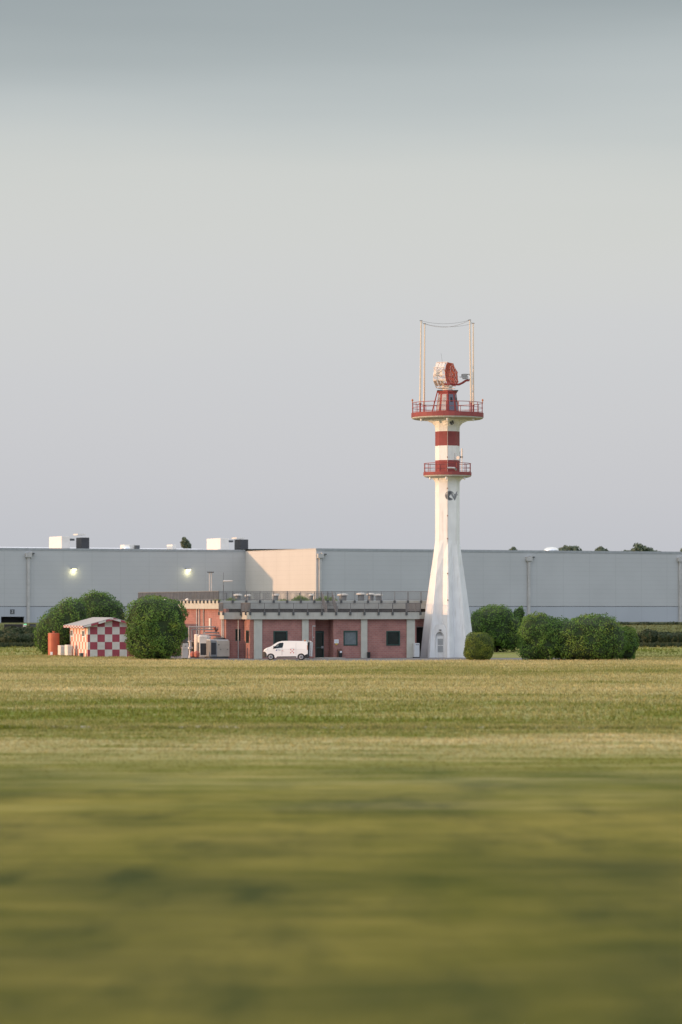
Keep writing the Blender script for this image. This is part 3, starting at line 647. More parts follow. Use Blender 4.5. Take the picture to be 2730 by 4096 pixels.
# cabin on top
cb = MB().lathe([(1.28, 26.72), (.98, 28.95)], n=8, ph=R(-90)); cabin = cb.build('cabin', M['red_steel'], tower)
mb = MB().lathe([(1.05, 28.93), (1.08, 29.14), (1.0, 29.18)], n=8, ph=R(-90)); mb.build('cornice', M['red_steel'], cabin)
mb = MB().box(-1.14, -.9, 29.14, 1.16, .9, 29.2); mb.build('roof_plate', M['dark_metal'], cabin)
for k, mk in ((0, 'tower_grey'), (1, 'tower_blue'), (2, 'tower_blue'), (3, 'tower_grey'), (7, 'tower_grey'), (6, 'tower_grey')):
    a0 = R(-90) + (k - 1) * math.pi / 4; 
    def cp(r, a, z, s): return Vector((r * math.cos(a), r * math.sin(a), z))
    def face_pt(t, zz):
        r = 1.28 + (.98 - 1.28) * (zz - 26.72) / (28.95 - 26.72)
        A = cp(r, a0, zz, 0); B = cp(r, a0 + math.pi / 4, zz, 0); p = A.lerp(B, t); nn = Vector((math.cos(a0 + math.pi / 8), math.sin(a0 + math.pi / 8), .1)).normalized()
        return p + nn * .02
    mb = MB().quad(face_pt(.18, 26.95), face_pt(.82, 26.95), face_pt(.82, 28.75), face_pt(.18, 28.75)); pn = mb.build('panel', M[mk], cabin)
    def fp2(t, zz, o=.015):
        p = face_pt(t, zz); return p + Vector((math.cos(a0 + math.pi / 8), math.sin(a0 + math.pi / 8), 0)) * o
    MB().quad(fp2(.36, 27.9), fp2(.66, 27.9), fp2(.66, 28.4), fp2(.36, 28.4)).build('vent', M['metal'] if mk == 'tower_grey' else M['black'], pn)
mb = MB()
for dx in (0, .22):
    mb.bar((-1.75 + dx * .3, -.6 + dx * 1.5, 26.75), (-1.12 + dx * .3, -.5 + dx * 1.5, 29.15), .035, 5)
for k in range(9):
    t = (k + .5) / 9; mb.bar((-1.75 + .63 * t, -.6 + .1 * t, 26.75 + 2.4 * t), (-1.68 + .63 * t, -.27 + .1 * t, 26.75 + 2.4 * t), .02, 4)
mb.build('ladder', M['red_steel'], tower)
MB().lathe([(.55, 29.2), (.56, 29.32), (.46, 29.38), (.46, 29.52), (.58, 29.58), (.60, 29.72), (.50, 29.78)], n=24).build('pedestal', M['cream_light'], tower)
# radar antenna: slatted red reflector, cream back frame, turning beam and feed arm
BE = R(22); bx, by = math.cos(BE), -math.sin(BE); tx_, ty_ = math.sin(BE), math.cos(BE)
def ant(b, t, z): return (b * bx + t * tx_ + .22, b * by + t * ty_, z)
rad = MB().box(-.95, -.16, 29.80, .45, .16, 30.0).build('radar_antenna', M['red_steel'], tower, label='red slatted radar reflector with cream back frame and feed arm')
def zc(y): return zt(1430 + y / 9.22)
ztop, zb, zm1, zm2 = zc(190), zc(1040), zc(500), zc(850)
def zlim(t):
    a = abs(t)
    if a <= .9: top = ztop
    else: top = ztop + (zm1 - ztop) * (a - .9) / 1.1
    bot = zb if a <= 1.15 else zb + (zm2 - zb) * (a - 1.15) / .85
    return bot, top
def dep(t, z): return .25 + .40 * (t * t / 4 - 1) + .22 * ((z - 31.1) / 1.2) ** 2
mb = MB(); ns = 26
for k in range(ns):
    wk = 1.0 if k < 14 else .74
    t0 = -2 + 4 * k / ns; t1 = -2 + 4 * (k + wk) / ns; b0, tp = zlim((t0 + t1) / 2); seg = 8
    for j in range(seg):
        za, zb2 = b0 + (tp - b0) * j / seg, b0 + (tp - b0) * (j + 1) / seg
        mb.quad(ant(dep(t0, za), t0, za), ant(dep(t1, za), t1, za), ant(dep(t1, zb2), t1, zb2), ant(dep(t0, zb2), t0, zb2))
refl = mb.build('reflector', M['red_slat'], rad)
s_ = refl.modifiers.new('thick', 'SOLIDIFY'); s_.thickness = .03
for zz in (zm1 + .25, (zm1 + zm2) / 2, zm2):
    mb = MB(); tm = 2 if zz <= zm1 else .9 + 1.1 * (ztop - zz) / (ztop - zm1); ts = np.linspace(-tm, tm, 9)
    for a, b in zip(ts, ts[1:]): mb.bar(ant(dep(a, zz) + .05, a, zz), ant(dep(b, zz) + .05, b, zz), .02, 4)
    mb.build('reflector_rib', M['orange'], rad)
mb = MB(); back = -1.15
def bk(t, z, d=back): return ant(d, t, z)
per2 = [(-.9, ztop), (.9, ztop), (1.9, zm1 - .1), (1.9, zm2), (1.0, zb - .25), (-1.0, zb - .25), (-1.9, zm2 - .1), (-1.9, (zm1 + zm2) / 2), ]
for a, b in zip(per2, per2[1:] + per2[:1]):
    mb.bar(bk(*a), bk(*b), .05, 5); mb.bar(bk(*a, back + .45), bk(*b, back + .45), .035, 5)
for a in per2: mb.bar(bk(*a), ant(dep(*a) - .05, *a), .045, 5)
for zz in (zm1 + .3, (zm1 + zm2) / 2, zm2): mb.bar(bk(-1.9, zz), bk(1.9, zz), .04, 4); mb.bar(bk(-1.9, zz), ant(dep(-2, zz) - .05, -2, zz), .045, 5)
for k in range(9):
    t = -1.7 + 3.4 * k / 8; b0, tp = zlim(t); mb.bar(bk(t, b0), bk(t, tp), .03, 4)
for (ta, za, tb, zb_) in ((-1.85, zm2, -.9, zb), (-.9, zb, .2, zm2), (-1.9, zm1, -.6, ztop)): mb.bar(bk(ta, za), bk(tb, zb_), .035, 4)
mb.bar(bk(-1.95, (zm1 + zm2) / 2), ant(-.1, -1.95, zm1), .04, 4); mb.bar(bk(-1.95, (zm1 + zm2) / 2), ant(-.1, -1.95, zm2), .04, 4)
for b0 in (-1.1, -.75, -.4):      # perforated side sheets between the bars
    mb.quad(ant(b0, -1.0, ztop - .06), ant(b0 + .27, -1.0, ztop - .06), ant(b0 + .27, -1.86, zm1 + .06), ant(b0, -1.86, zm1 + .06))
    mb.quad(ant(b0, -1.9, zm1), ant(b0 + .27, -1.9, zm1), ant(b0 + .27, -1.9, zm2 + .35), ant(b0, -1.9, zm2 + .35))
    mb.quad(ant(b0, -1.9, zm2 - .06), ant(b0 + .27, -1.9, zm2 - .06), ant(b0 + .27, -1.1, zb - .1), ant(b0, -1.1, zb - .1))
mb.build('back_frame', M['cream_light'], rad)
mb = MB().tube([(-.2, 0, 29.9), (.7, -.25, 29.86), (1.25, -.4, 29.84), (1.65, -.5, 30.02), (2.0, -.6, 30.26), (2.35, -.65, 30.28)], .12, 8); mb.build('feed_arm', M['red_steel'], rad)
mb = MB().box(1.62, -.85, 30.42, 2.12, -.45, 30.62).box(1.62, -.8, 30.66, 2.16, -.5, 30.98).box(1.50, -.7, 30.70, 1.62, -.5, 30.95).bar((2.16, -.65, 30.92), (2.40, -.7, 30.94), .05, 6).bar((2.40, -.7, 30.97), (2.43, -.7, 30.78), .05, 6)
mb.bar((2.1, -.65, 30.4), (2.42, -.7, 30.35), .05, 5).bar((2.2, -.65, 30.7), (2.22, -.7, 30.3), .04, 5).bar((1.3, -.6, 30.66), (1.7, -.65, 30.60), .04, 5).bar((2.35, -.65, 30.28), (2.45, -.65, 30.42), .08, 6)
mb.build('feed_horn', M['metal'], rad)
MB().bar((-.55, -.2, ztop), (XP(1765, TY) - TX, -.2, zt(1412)), .012, 4).build('lightning_rod', M['dark_metal'], rad)
# four tall aerial masts with wires between their tips
tops = []
for (xb, yb, xt, pyb_, pyt_) in ((-3.04, -2.1, -2.93, 1615, 1283), (-2.50, 2.2, -2.42, 1622, 1295), (2.50, -2.1, 2.36, 1612, 1280), (2.93, 2.2, 2.92, 1621, 1293)):
    Yb = TY + yb; z0 = ZP(pyb_, Yb); z1 = ZP(pyt_, Yb)
    m_ = MB().bar((xb, yb, z0), (xt, yb, z1), .105, 10, .06).build('mast', M['cream'], tower)
    MB().bar((xb, yb, 26.7), (xb, yb, z0), .10, 8).bar((xb, yb, z0 - .02), (xb, yb, z0 + .06), .17, 8).build('socket', M['red_steel'], m_)
    MB().box(xt - .16, yb - .04, z1 - .02, xt + .14, yb + .04, z1 + .05).build('mast_cap', M['dark_metal'], m_)
    tops.append(Vector((xt, yb, z1)))
mb = MB()
for i, j, sag in ((0, 2, .35), (1, 3, .35), (1, 2, .55), (0, 1, .1), (2, 3, .1)):
    ps = [tops[i].lerp(tops[j], t) - Vector((0, 0, sag * 4 * t * (1 - t))) for t in np.linspace(0, 1, 12)]
    for a, b in zip(ps, ps[1:]): mb.bar(a, b, .016, 4, cap=False)
mb.build('aerial_wires', M['dark_metal'], tower)

# ------------------------------------------------------------------ station building
TH = R(18.0); ct, st = math.cos(TH), math.sin(TH); BY0 = 326.0; BX0 = XP(1013, BY0)
station = empty('station_building', (BX0, BY0, 0), TH, 'low red brick station building with concrete parapets, pillars and roof railings', 'building')
def U(px, v=0.0):
    k = (px - 1365) / F; return (k * BY0 + k * v * ct - BX0 + v * st) / (ct - k * st)
def YL(u, v): return BY0 + u * st + v * ct
def ZL(py, u, v): return ZP(py, YL(u, v))
uR = U(1660); uE = U(1716, 5.2)
def wall(name, material, u0, u1, v, z0, z1, holes=(), th=.3, label=None):
    mb = MB(); cuts = sorted(holes); x = u0
    for (a, b, c, d) in cuts:
        if a > x: mb.box(x, v, z0, a, v + th, z1)
        if c > z0: mb.box(a, v, z0, b, v + th, c)
        if d < z1: mb.box(a, v, d, b, v + th, z1)
        x = b
    if x < u1: mb.box(x, v, z0, u1, v + th, z1)
    return mb.build(name, material, station, label=label)
zw = 4.20
def hole(px0, px1, py0, py1, v=0.0):
    a, b = U(px0, v), U(px1, v); return (a, b, ZL(py1, a, v), ZL(py0, a, v))
W1, W2, W3 = hole(1094, 1151, 2524, 2584), hole(1375, 1431, 2523, 2583), hole(1546, 1601, 2524, 2583)
uD0, uD1 = U(1262), U(1335)
wall('front_wall', M['brick'], 0.02, uR, 0, 0, zw, [W1, (uD0, uD1, 0, zw), W2, W3])
def window(h, v, inner, tint):
    a, b, c, d = h; f = .13
    mb = MB().box(a, v - .04, c, a + f, v + .12, d).box(b - f, v - .04, c, b, v + .12, d).box(a + f, v - .04, c, b - f, v + .12, c + f).box(a + f, v - .04, d - f, b - f, v + .12, d)
    w = mb.build('window', M['green_frame'], station); MB().box(a + f, v + .05, c + f, b - f, v + .07, d - f).build('pane', M[inner], w, label=tint); return w
window(W1, 0, 'glass', None); window(W2, 0, 'blind', 'pane with a pale grey blind behind it'); window(W3, 0, 'glass', None)
# pillars
for p0, p1 in ((1016, 1048), (1208, 1234), (1444, 1469), (1627, 1659)):
    a, b = U(p0), U(p1); MB().box(a, -.16, 0, b, .06, zw - .003).build('pillar', M['pillar'], station, bevel=.015)
# recessed entrance
mb = MB().box(uD0 - .3, .3, 0, uD0, 2.0, zw).box(uD1, .3, 0, uD1 + .3, 2.0, zw).box(uD0, 1.7, 2.95, uD1, 2.0, zw).box(uD0, 1.7, 0, uD0 + .05, 2.0, 2.95).box(uD0 + 1.5, 1.7, 0, uD1, 2.0, 2.95)
mb.build('porch_wall', M['brick'], station)
a, b = uD0 + .05, uD0 + 1.5
mb = MB().box(a, 1.66, 0, a + .12, 1.9, 2.9).box(b - .12, 1.66, 0, b, 1.9, 2.9).box(a + .12, 1.66, 2.72, b - .12, 1.9, 2.9).box(a + .52, 1.66, 0, a + .60, 1.9, 2.72).box(a + .6, 1.66, 1.05, b - .12, 1.9, 1.2).box(a + .12, 1.66, 0, b - .12, 1.9, .12)
dr = mb.build('door', M['green_frame'], station)
MB().box(a + .12, 1.78, .12, a + .52, 1.80, 2.72).box(a + .6, 1.78, .12, b - .12, 1.80, 1.05).box(a + .6, 1.78, 1.2, b - .12, 1.80, 2.72).build('door_pane', M['glass'], dr)
MB().box(b - .32, 1.6, 1.05, b - .05, 1.66, 1.3).build('handle', M['metal'], dr)
MB().box(uD0 + .4, .15, zw - .06, uD1 - .5, .45, zw - .005).build('porch_lamp', M['cabinet'], station)
tag(MB().box(U(1256), -2.9, .008, U(1350), .25, .10).build('door_step', M['slab'], station), 'pale concrete slab before the entrance')
# outdoor conduit with junction boxes left of the door
x_ = U(1251); MB().box(x_ - .02, -.06, 1.9, x_ + .02, -.01, 3.5).box(x_ - .03, -.1, 3.42, x_ + .3, -.02, 3.52).box(x_ + .05, -.1, 2.2, x_ + .14, -.02, 2.32).build('conduit', M['gutter'], station)
# side walls of the front block and the stepped-back facet
def vwall(name, material, u, v0, v1, z0, z1, holes=(), th=.3):
    mb = MB(); x = v0
    for (a, b, c, d) in sorted(holes):
        if a > x: mb.box(u, x, z0, u + th, a, z1)
        if c > z0: mb.box(u, a, z0, u + th, b, c)
        if d < z1: mb.box(u, a, d, u + th, b, z1)
        x = b
    if x < v1: mb.box(u, x, z0, u + th, v1, z1)
    return mb.build(name, material, station)
V1, V2 = 3.5, 5.0; UL = -2.0
hA = (1.55, 2.75, 1.65, 3.0)
vwall('side_wall', M['brick'], 0, .301, V1, 0, zw, [hA]); 
wB = MB().box(.02, hA[0], hA[2], .12, hA[0] + .12, hA[3]).box(.02, hA[1] - .12, hA[2], .12, hA[1], hA[3]).box(.02, hA[0] + .12, hA[2], .12, hA[1] - .12, hA[2] + .12).box(.02, hA[0] + .12, hA[3] - .12, .12, hA[1] - .12, hA[3]).build('window', M['green_frame'], station)
MB().box(.06, hA[0] + .12, hA[2] + .12, .08, hA[1] - .12, hA[3] - .12).build('pane', M['glass'], wB)
hs = [(UL + .50, UL + .85, 1.7, 3.1), (UL + 1.05, UL + 1.55, 1.9, 3.2)]
hs = [(U(908, V1), U(924, V1), 1.75, 3.05), (U(942, V1), U(963, V1), 1.85, 3.15)]
hs = [tuple(h) for h in hs]
wall('return_wall', M['brick'], UL + .301, -.001, V1, 0, zw, [h for h in hs if h[0] > UL + .35])
for h in hs:
    if h[0] > UL + .35:
        a, b, c, d = h; w = MB().box(a, V1 + .03, c, a + .08, V1 + .13, d).box(b - .08, V1 + .03, c, b, V1 + .13, d).box(a + .08, V1 + .03, d - .08, b - .08, V1 + .13, d).box(a + .08, V1 + .03, c, b - .08, V1 + .13, c + .08).build('window', M['green_frame'], station)
        MB().box(a + .08, V1 + .06, c + .08, b - .08, V1 + .08, d - .08).build('pane', M['glass'], w)
vwall('side_wall', M['brick_side'], UL, V1, 40, 0, 5.31, [(18.5, 21.5, 0, 3.2)])
MB().box(UL + .05, 18.5, 0, UL + .15, 21.5, 3.2).build('louvred_gate', M['dark_metal'], station)
vE = 5.2
uTop = U(1722, vE)
wall('upper_front_wall', M['dark_wall'], UL + .301, uTop, vE, 4.4, 5.31)
wall('back_wall', M['brick'], UL + .301, uTop, 39.7, 0, 5.31)
vwall('right_wall', M['brick'], uTop - .3, vE + .301, 39.69, 0, 5.31)
# recessed bay at the right end, with its cabinet-high dark opening
wall('right_bay_wall', M['brick'], uR + .301, uE, 4.9, 0, zw, [(uR + .32, uE - .1, 0, 3.35)])
vwall('side_wall', M['brick'], uR, .301, 5.19, 0, zw)
MB().box(uR + .31, 5.25, 0, uE, 5.35, zw).build('bay_back', M['interior'], station)
MB().bar((uR + .3, 4.85, 3.3), (uE, 4.85, 3.3), .04, 5).bar((uR + 1.0, 4.85, 0), (uR + 1.0, 4.85, 3.3), .03, 5).build('bay_frame', M['rail'], station)
# roofs
MB().box(.05, .1, 4.22, uR + .2, 5.15, 4.45).box(UL + .05, V1 + .1, 4.22, .05, 5.15, 4.45).build('lower_roof', M['roofing'], station)
MB().box(UL + .1, vE + .1, 5.75, uTop - .05, 39.9, 5.95).build('upper_roof', M['roofing'], station)
# parapets
zp0, zp1 = 4.19, 4.94
mb = MB().box(-.38, -.42, zp0, uR + .42, -.12, zp1)
mb.box(-.38, -.12, zp0, -.10, V1 - .42, zp1)
mb.box(UL - .38, V1 - .42, zp0, -.10, V1 - .12, zp1).box(UL - .38, V1 - .12, zp0, UL - .10, vE - .46, zp1)
mb.box(uR + .14, -.12, zp0, uR + .42, 4.50, zp1).box(uR + .14, 4.50, zp0, uE + .1, 4.76, zp1)
mb.build('lower_parapet', M['concrete'], station, bevel=.02)
MB().box(-.1, -.12, zp0 + .01, uR + .14, .0, zp0 + .05).build('eaves_soffit', M['concrete'], station)
zq0, zq1 = 5.30, 6.21
mb = MB().box(UL - .38, vE - .44, zq0, uTop + .4, vE - .14, zq1).box(UL - .38, vE - .14, zq0, UL - .10, 40.2, zq1).box(uTop + .1, vE - .14, zq0, uTop + .4, 40.2, zq1).box(UL - .1, 39.9, zq0, uTop + .1, 40.2, zq1)
mb.build('upper_parapet', M['concrete'], station, bevel=.02)
MB().box(UL - .05, vE - .15, zq0 + .01, uTop + .05, vE + .05, zq0 + .06).build('upper_soffit', M['concrete'], station)
# railings: posts on brackets bolted to the parapets, thin balusters between
brk = [None]
def bracket(parent, x, y, z, rz):
    if brk[0] is None:
        brk[0] = MB().box(-.10, -.08, -.30, .10, .09, .03).build('railing_bracket', M['dark_metal'], parent)
        o = brk[0]
    else: o = brk[0].copy(); COL.objects.link(o); o.parent = parent
    o.location = (x, y, z); o.rotation_euler = (0, 0, rz)
def railing(path, ztop_par, h, label=None, sp=1.56, bal=.125, brackets=True, name='railing'):
    mb = MB(); pos = []
    for (a, b) in zip(path, path[1:]):
        a2, b2 = Vector(a), Vector(b); L = (b2 - a2).length; d = (b2 - a2) / L
        for zz, t in ((ztop_par + h, .036), (ztop_par + .12, .026)):
            mb.bar((a2.x, a2.y, zz), (b2.x, b2.y, zz), t, 4)
        n = max(1, round(L / sp))
        for i in range(n + 1):
            p = a2 + d * (L * i / n); mb.bar((p.x, p.y, ztop_par - .2), (p.x, p.y, ztop_par + h), .042, 4); pos.append((p.x, p.y, math.atan2(d.y, d.x)))
        k = int(L / bal)
        for i in range(1, k):
            p = a2 + d * (L * i / k); mb.bar((p.x, p.y, ztop_par + .12), (p.x, p.y, ztop_par + h), .021, 4, cap=False)
    o = mb.build(name, M['rail'], station, label=label)
    if brackets:
        for x, y, rz in pos: bracket(o, x, y, ztop_par, rz)
    return o
railing([(UL - .46, vE - .5), (UL - .46, V1 - .5), (-.46, V1 - .5), (-.46, -.5), (uR + .5, -.5), (uR + .5, 4.3)], zp1, 1.0, 'railing along the lower roof edge')
railing([(UL - .46, 40.0), (UL - .46, vE - .52), (uTop + .3, vE - .52)], zq1, 1.0, 'railing along the upper roof edge')
railing([(uTop + .3, 40.0), (UL - .3, 40.0)], zq1, 1.0, 'railing along the rear roof edge', brackets=False)
# steps between the two roofs
s0, s1 = U(1300, 3.5), U(1342, 3.5); mb = MB()
for k in range(6): mb.box(s0 + .05, 4.70 - 1.9 + k * .31, 4.45 + k * .30, s1 - .05, 4.70 - 1.9 + k * .31 + .3, 4.49 + k * .30)
for s in (s0, s1):
    mb.box(s - .04, 2.7, 4.46, s + .04, 2.8, 5.6)
    for off in (0, .5, 1.0): mb.bar((s, 2.75, 4.5 + off), (s, 4.75, 6.25 + off), .035, 5)
    for k in range(15): y = 2.75 + 2 * k / 14; z = 4.5 + 1.75 * k / 14; mb.bar((s, y, z), (s, y, z + 1), .02, 4)
mb.build('roof_steps', M['rail'], station)
# mushroom vents on the upper roof
vent_px = [(800, 30, 2377, 2404, 14.), (952, 36, 2377, 2402, 7.5), (993, 28, 2379, 2402, 8.5), (1104, 30, 2377, 2402, 7.8), (1246, 24, 2377, 2402, 8.2), (1372, 46, 2376, 2402, 7.), (1445, 40, 2373, 2402, 7.), (1484, 36, 2374, 2402, 7.8), (1515, 34, 2377, 2402, 7.)]
for px, w, y0, y1, v in vent_px:
    u = U(px, v); Yv = YL(u, v); r = w * Yv / F / 2; zt_ = ZP(y0, Yv) + .05
    c = (u, v, 0); o = MB().lathe([(r * .62, 5.9), (r * .66, zt_ - .34), (r * .72, zt_ - .30), (r * .55, zt_ - .26), (r * .55, zt_ - .20)], c, 20).build('roof_vent', M['metal'], station)
    MB().lathe([(r * .96, zt_ - .24), (r, zt_ - .17), (r * .97, zt_ - .09), (r * .6, zt_ - .02), (r * .2, zt_)], c, 24).build('vent_cap', M['unit_white'], o, smooth_=False)
for px, v in ((705, 27.), (782, 16.)):        # pale gooseneck lamps on the upper parapet
    u = UL - .45; 
    MB().lathe([(.30, -.05), (.34, .05), (.2, .16), (.08, .2)], (u, v if px == 705 else 17.5, 6.28), 16).build('parapet_lamp', M['unit_white'], station)
# downpipes on the sunlit side wall
for v in (15.0, 14.0, 12.2, 4.75, 4.2): MB().bar((UL - .10, v, 0), (UL - .10, v, 5.3 if v > 5 else 4.2), .075, 8).build('downpipe', M['gutter'] if v != 12.2 else M['metal'], station)
MB().bar((UL + 1.35, V1 - .1, 0), (UL + 1.35, V1 - .1, 4.2), .055, 8).build('downpipe', M['gutter'], station)
MB().bar((UL - .1, 9.4, 3.0), (UL - .1, 9.4, 4.28), .17, 8).build('flue', M['unit_white'], station)

# weeds that grow on the upper roof
def weeds(px0, px1, v, h, label, n):
    u0, u1 = U(px0, v), U(px1, v); c = station.location; k = n
    root = empty('weed_clump', (c.x + (u0 + u1) / 2 * ct - v * st, c.y + (u0 + u1) / 2 * st + v * ct, 5.95), TH, label, 'weeds', 'weeds on the station roof')
    V = []
    for i in range(k):
        t = random.random(); x = (t - .5) * (u1 - u0); y = random.uniform(-.5, .5); hh = h * random.uniform(.3, 1) * (0.45 + .55 * math.sin(math.pi * t)); a = random.uniform(0, 3.14); w = .035
        V += [(x - w * math.cos(a), y - w * math.sin(a), 0), (x + w * math.cos(a), y + w * math.sin(a), 0), (x + random.gauss(0, .12), y + random.gauss(0, .12), hh)]
    raw_mesh('weed_stems', V, np.arange(len(V)), 3, M['weed'], root)
weeds(1170, 1235, 7.0, 1.05, 'bright green weeds on the flat roof left of the narrow vent', 1100)
weeds(1262, 1352, 7.4, .95, 'widest green weed clump on the flat roof, behind the roof steps', 900)
weeds(1105, 1165, 7.0, .55, 'low weeds on the flat roof right of the single vent', 500)
weeds(905, 945, 7.6, .75, 'weeds on the flat roof at the left end by the lightning pole', 500)
weeds(845, 890, 9.5, .6, 'sparse weeds behind the side railing of the roof', 350)

def onst(u, v, z=0): c = station.location; return (c.x + u * ct - v * st, c.y + u * st + v * ct, z)
# roof pole with a wind bar, lamp pole behind
p = onst(UL + .1, vE - .3); root = empty('roof_pole', (p[0], p[1], 6.2), TH, 'thin dark pole on the roof corner carrying a short pale wind sleeve', 'pole')
hz = ZP(2290, p[1]) - 6.2; hb = ZP(2325, p[1]) - 6.2
MB().bar((0, 0, -.3), (0, 0, hz * .55), .035, 6).bar((0, 0, hz * .5), (0, 0, hz), .02, 6).build('pole', M['dark_metal'], root)
MB().bar((0, 0, hb), (1.0, -.1, hb + .02), .11, 8, .07).build('sleeve', M['cream_light'], root)
Yp = 372.; root = empty('lamp_pole', (XP(843, Yp), Yp, 0), 0, 'pale twin-tube lamp pole rising behind the station roof', 'pole')
hz = ZP(2291, Yp); MB().bar((-.12, 0, 0), (-.12, 0, hz), .07, 6).bar((.12, 0, 0), (.12, 0, hz), .07, 6).build('pole', M['gutter'], root)
MB().box(-.4, -.2, hz, .4, .2, hz + .12).build('lamp_head', M['dark_metal'], root)

# ------------------------------------------------------------------ warehouse
TW = R(26.0); WY = 590.0; WX = XP(1266, WY); wh = empty('warehouse', (WX, WY, 0), TW, 'huge pale grey clad warehouse stretching behind everything, one side wall in sunlight', 'building')
cw, sw = math.cos(TW), math.sin(TW)
def UW(px, v=0.0):
    k = (px - 1365) / F; return (k * WY + k * v * cw - WX + v * sw) / (cw - k * sw)
def YW(u, v): return WY + u * sw + v * cw
VB = 33.3; zr = ZP(2196, WY); zj = ZP(2425, WY) ; zg = 2.37; LW = 78.0; RWW = 120.0
zrl = zr + .25
MB().box(0, 0, zj, RWW, .4, zr).build('front_wall', M['clad'], wh)
MB().box(-.02, -.02, zg - 1, RWW, .38, zj - .12).build('plinth', M['plinth'], wh)
MB().box(.0, .03, zj - .12, RWW, .38, zj).build('joint', M['dark_metal'], wh)
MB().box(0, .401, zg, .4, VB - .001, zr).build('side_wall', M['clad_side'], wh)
bays = [(UW(-92, VB), UW(-20, VB)), (UW(4, VB), UW(97, VB))]; bays = [b for b in bays if b[0] > -LW]
zd = ZP(2467, YW(UW(50, VB), VB))
MB().box(-LW, VB, zj, 0, VB + .4, zrl).build('left_front_wall', M['clad'], wh)
MB().box(-LW, VB + .03, zj - .12, 0, VB + .38, zj).build('joint', M['dark_metal'], wh)
mb = MB(); x = -LW
for a, b in bays:
    mb.box(x, VB - .02, zg - 1, a, VB + .38, zj - .12); mb.box(a, VB - .02, zd, b, VB + .38, zj - .12); x = b
mb.box(x, VB - .02, zg - 1, 0, VB + .38, zj - .12); mb.build('left_plinth', M['plinth'], wh)
for a, b in bays: MB().box(a - .2, VB + 1.6, zg - .5, b + .2, VB + 1.8, zd + .3).box(a - .2, VB + .4, zd + .01, b + .2, VB + 1.6, zd + .3).build('dock_door', M['interior'], wh)
mb = MB().box(-.05, -.06, zr - .35, RWW, -.002, zr + .12); mb.build('fascia', M['fascia'], wh)
mb = MB().box(-LW, VB - .06, zrl - .35, -.06, VB - .002, zrl + .12); mb.build('fascia', M['fascia'], wh)
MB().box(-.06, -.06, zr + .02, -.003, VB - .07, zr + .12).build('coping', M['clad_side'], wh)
# shallow roof, walls behind
mb = MB()
def slope(u0, u1, v0, vr, z, rise):
    mb.quad((u0, v0, z), (u1, v0, z), (u1, vr, z + rise), (u0, vr, z + rise)); mb.quad((u0, vr, z + rise), (u1, vr, z + rise), (u1, vr * 2 - v0, z), (u0, vr * 2 - v0, z))
slope(-LW, -.0, VB + .4, VB + 28, zrl, .85); slope(0.01, RWW, .4, 33., zr, .55)
mb.build('roof', M['roof_white'], wh)
MB().box(-LW, VB + .4, zg, -LW + .4, VB + 56, zrl - .01).box(-LW, VB + 56, zg, RWW, VB + 56.4, zr - .01).box(RWW - .4, .4, zg, RWW, VB + 56, zr - .01).build('rear_walls', M['clad'], wh)
# downpipes with hopper heads
for px, v, top in ((112, VB, 2214), (1280, 0, 2217), (2115, 0, 2229), (2720, 0, 2232)):
    u = UW(px, v); Yd = YW(u, v); zt_ = ZP(top, Yd)
    dp = MB().box(u - .26, v - .42, zg, u + .26, v - .07, zt_).build('downpipe', M['gutter'], wh)
    MB().box(u - .62, v - .62, zt_ - .75, u + .62, v - .065, zt_ + .1).box(u + .2, v - .5, zt_ + .1, u + .9, v - .065, zt_ + .3).build('hopper', M['gutter'], dp)
    MB().box(u + .62, v - .55, zt_ - .1, u + 1.2, v - .065, zt_ + .12).build('overflow', M['dark_metal'], dp)
# two lit wall lamps
for px, py in ((293, 2276), (750, 2278)):
    u = UW(px, VB); Yl = YW(u, VB); z = ZP(py, Yl); L = MB().box(u - .55, VB - .75, z, u + .55, VB - .07, z + .16).build('wall_lamp', M['metal'], wh)
    MB().lathe([(.15, -.34), (.40, -.22), (.50, -.01)], (u, VB - .55, z), 16).build('lamp_lens', M['lampglow'], L)
    ld = bpy.data.lights.new('wall_lamp_light', 'POINT'); ld.energy = 42; ld.color = (1, .93, .55); ld.shadow_soft_size = .2
    lo = bpy.data.objects.new('wall_lamp_light', ld); COL.objects.link(lo); lo.parent = L; lo.location = (u, VB - .62, z - .62)
# roof units
def unit(name, px0, px1, py0, py1, v, m, zb=None, depth=3.0):
    u0, u1 = UW(px0, v), UW(px1, v); Yu = YW(u0, v); z1 = ZP(py0, Yu); z0 = zrl - .1 if zb is None else ZP(py1, Yu); return MB().box(u0, v, z0, u1, v + depth, z1).build(name, M[m], wh, bevel=.06)
dv_ = VB + 5
for o_ in (0, 636):
    a = unit('air_handler', 246 + o_, 280 + o_, 2145 + o_ * .012, 2190, dv_, 'unit_white', depth=7); MB().box(UW(280 + o_, dv_), dv_ + .6, ZP(2168, 622), UW(303 + o_, dv_), dv_ + 1.6, ZP(2160, 622)).build('duct', M['dark_metal'], a)
    b = unit('cooling_unit', 326 + o_, 358 + o_, 2150 + o_ * .012, 2190, dv_, 'grille', depth=3); u0, u1 = UW(312 + o_, dv_), UW(345 + o_, dv_)
    MB().box(u0, dv_ + .2, ZP(2146 + o_ * .012, 622), u1, dv_ + 2.6, ZP(2141 + o_ * .012, 622)).build('unit_hood', M['unit_white'], b)
unit('skylight', 518, 540, 2178, 2190, dv_ + 2, 'unit_white', depth=5); unit('skylight', 545, 560, 2181, 2190, dv_ + 1, 'dark_metal'); unit('skylight', 690, 706, 2178, 2190, dv_, 'unit_white')
for px, v, w in ((506, dv_, 1.2), (2206, 3, 2.0)):
    u = UW(px, v); base = zrl if v > 10 else zr
    MB().lathe([(w * .8, 0), (w * .75, .5), (w * .5, .8), (w * .15, .95)], (u, v, base - .05), 16).build('roof_dome', M['glint'], wh, smooth_=True)
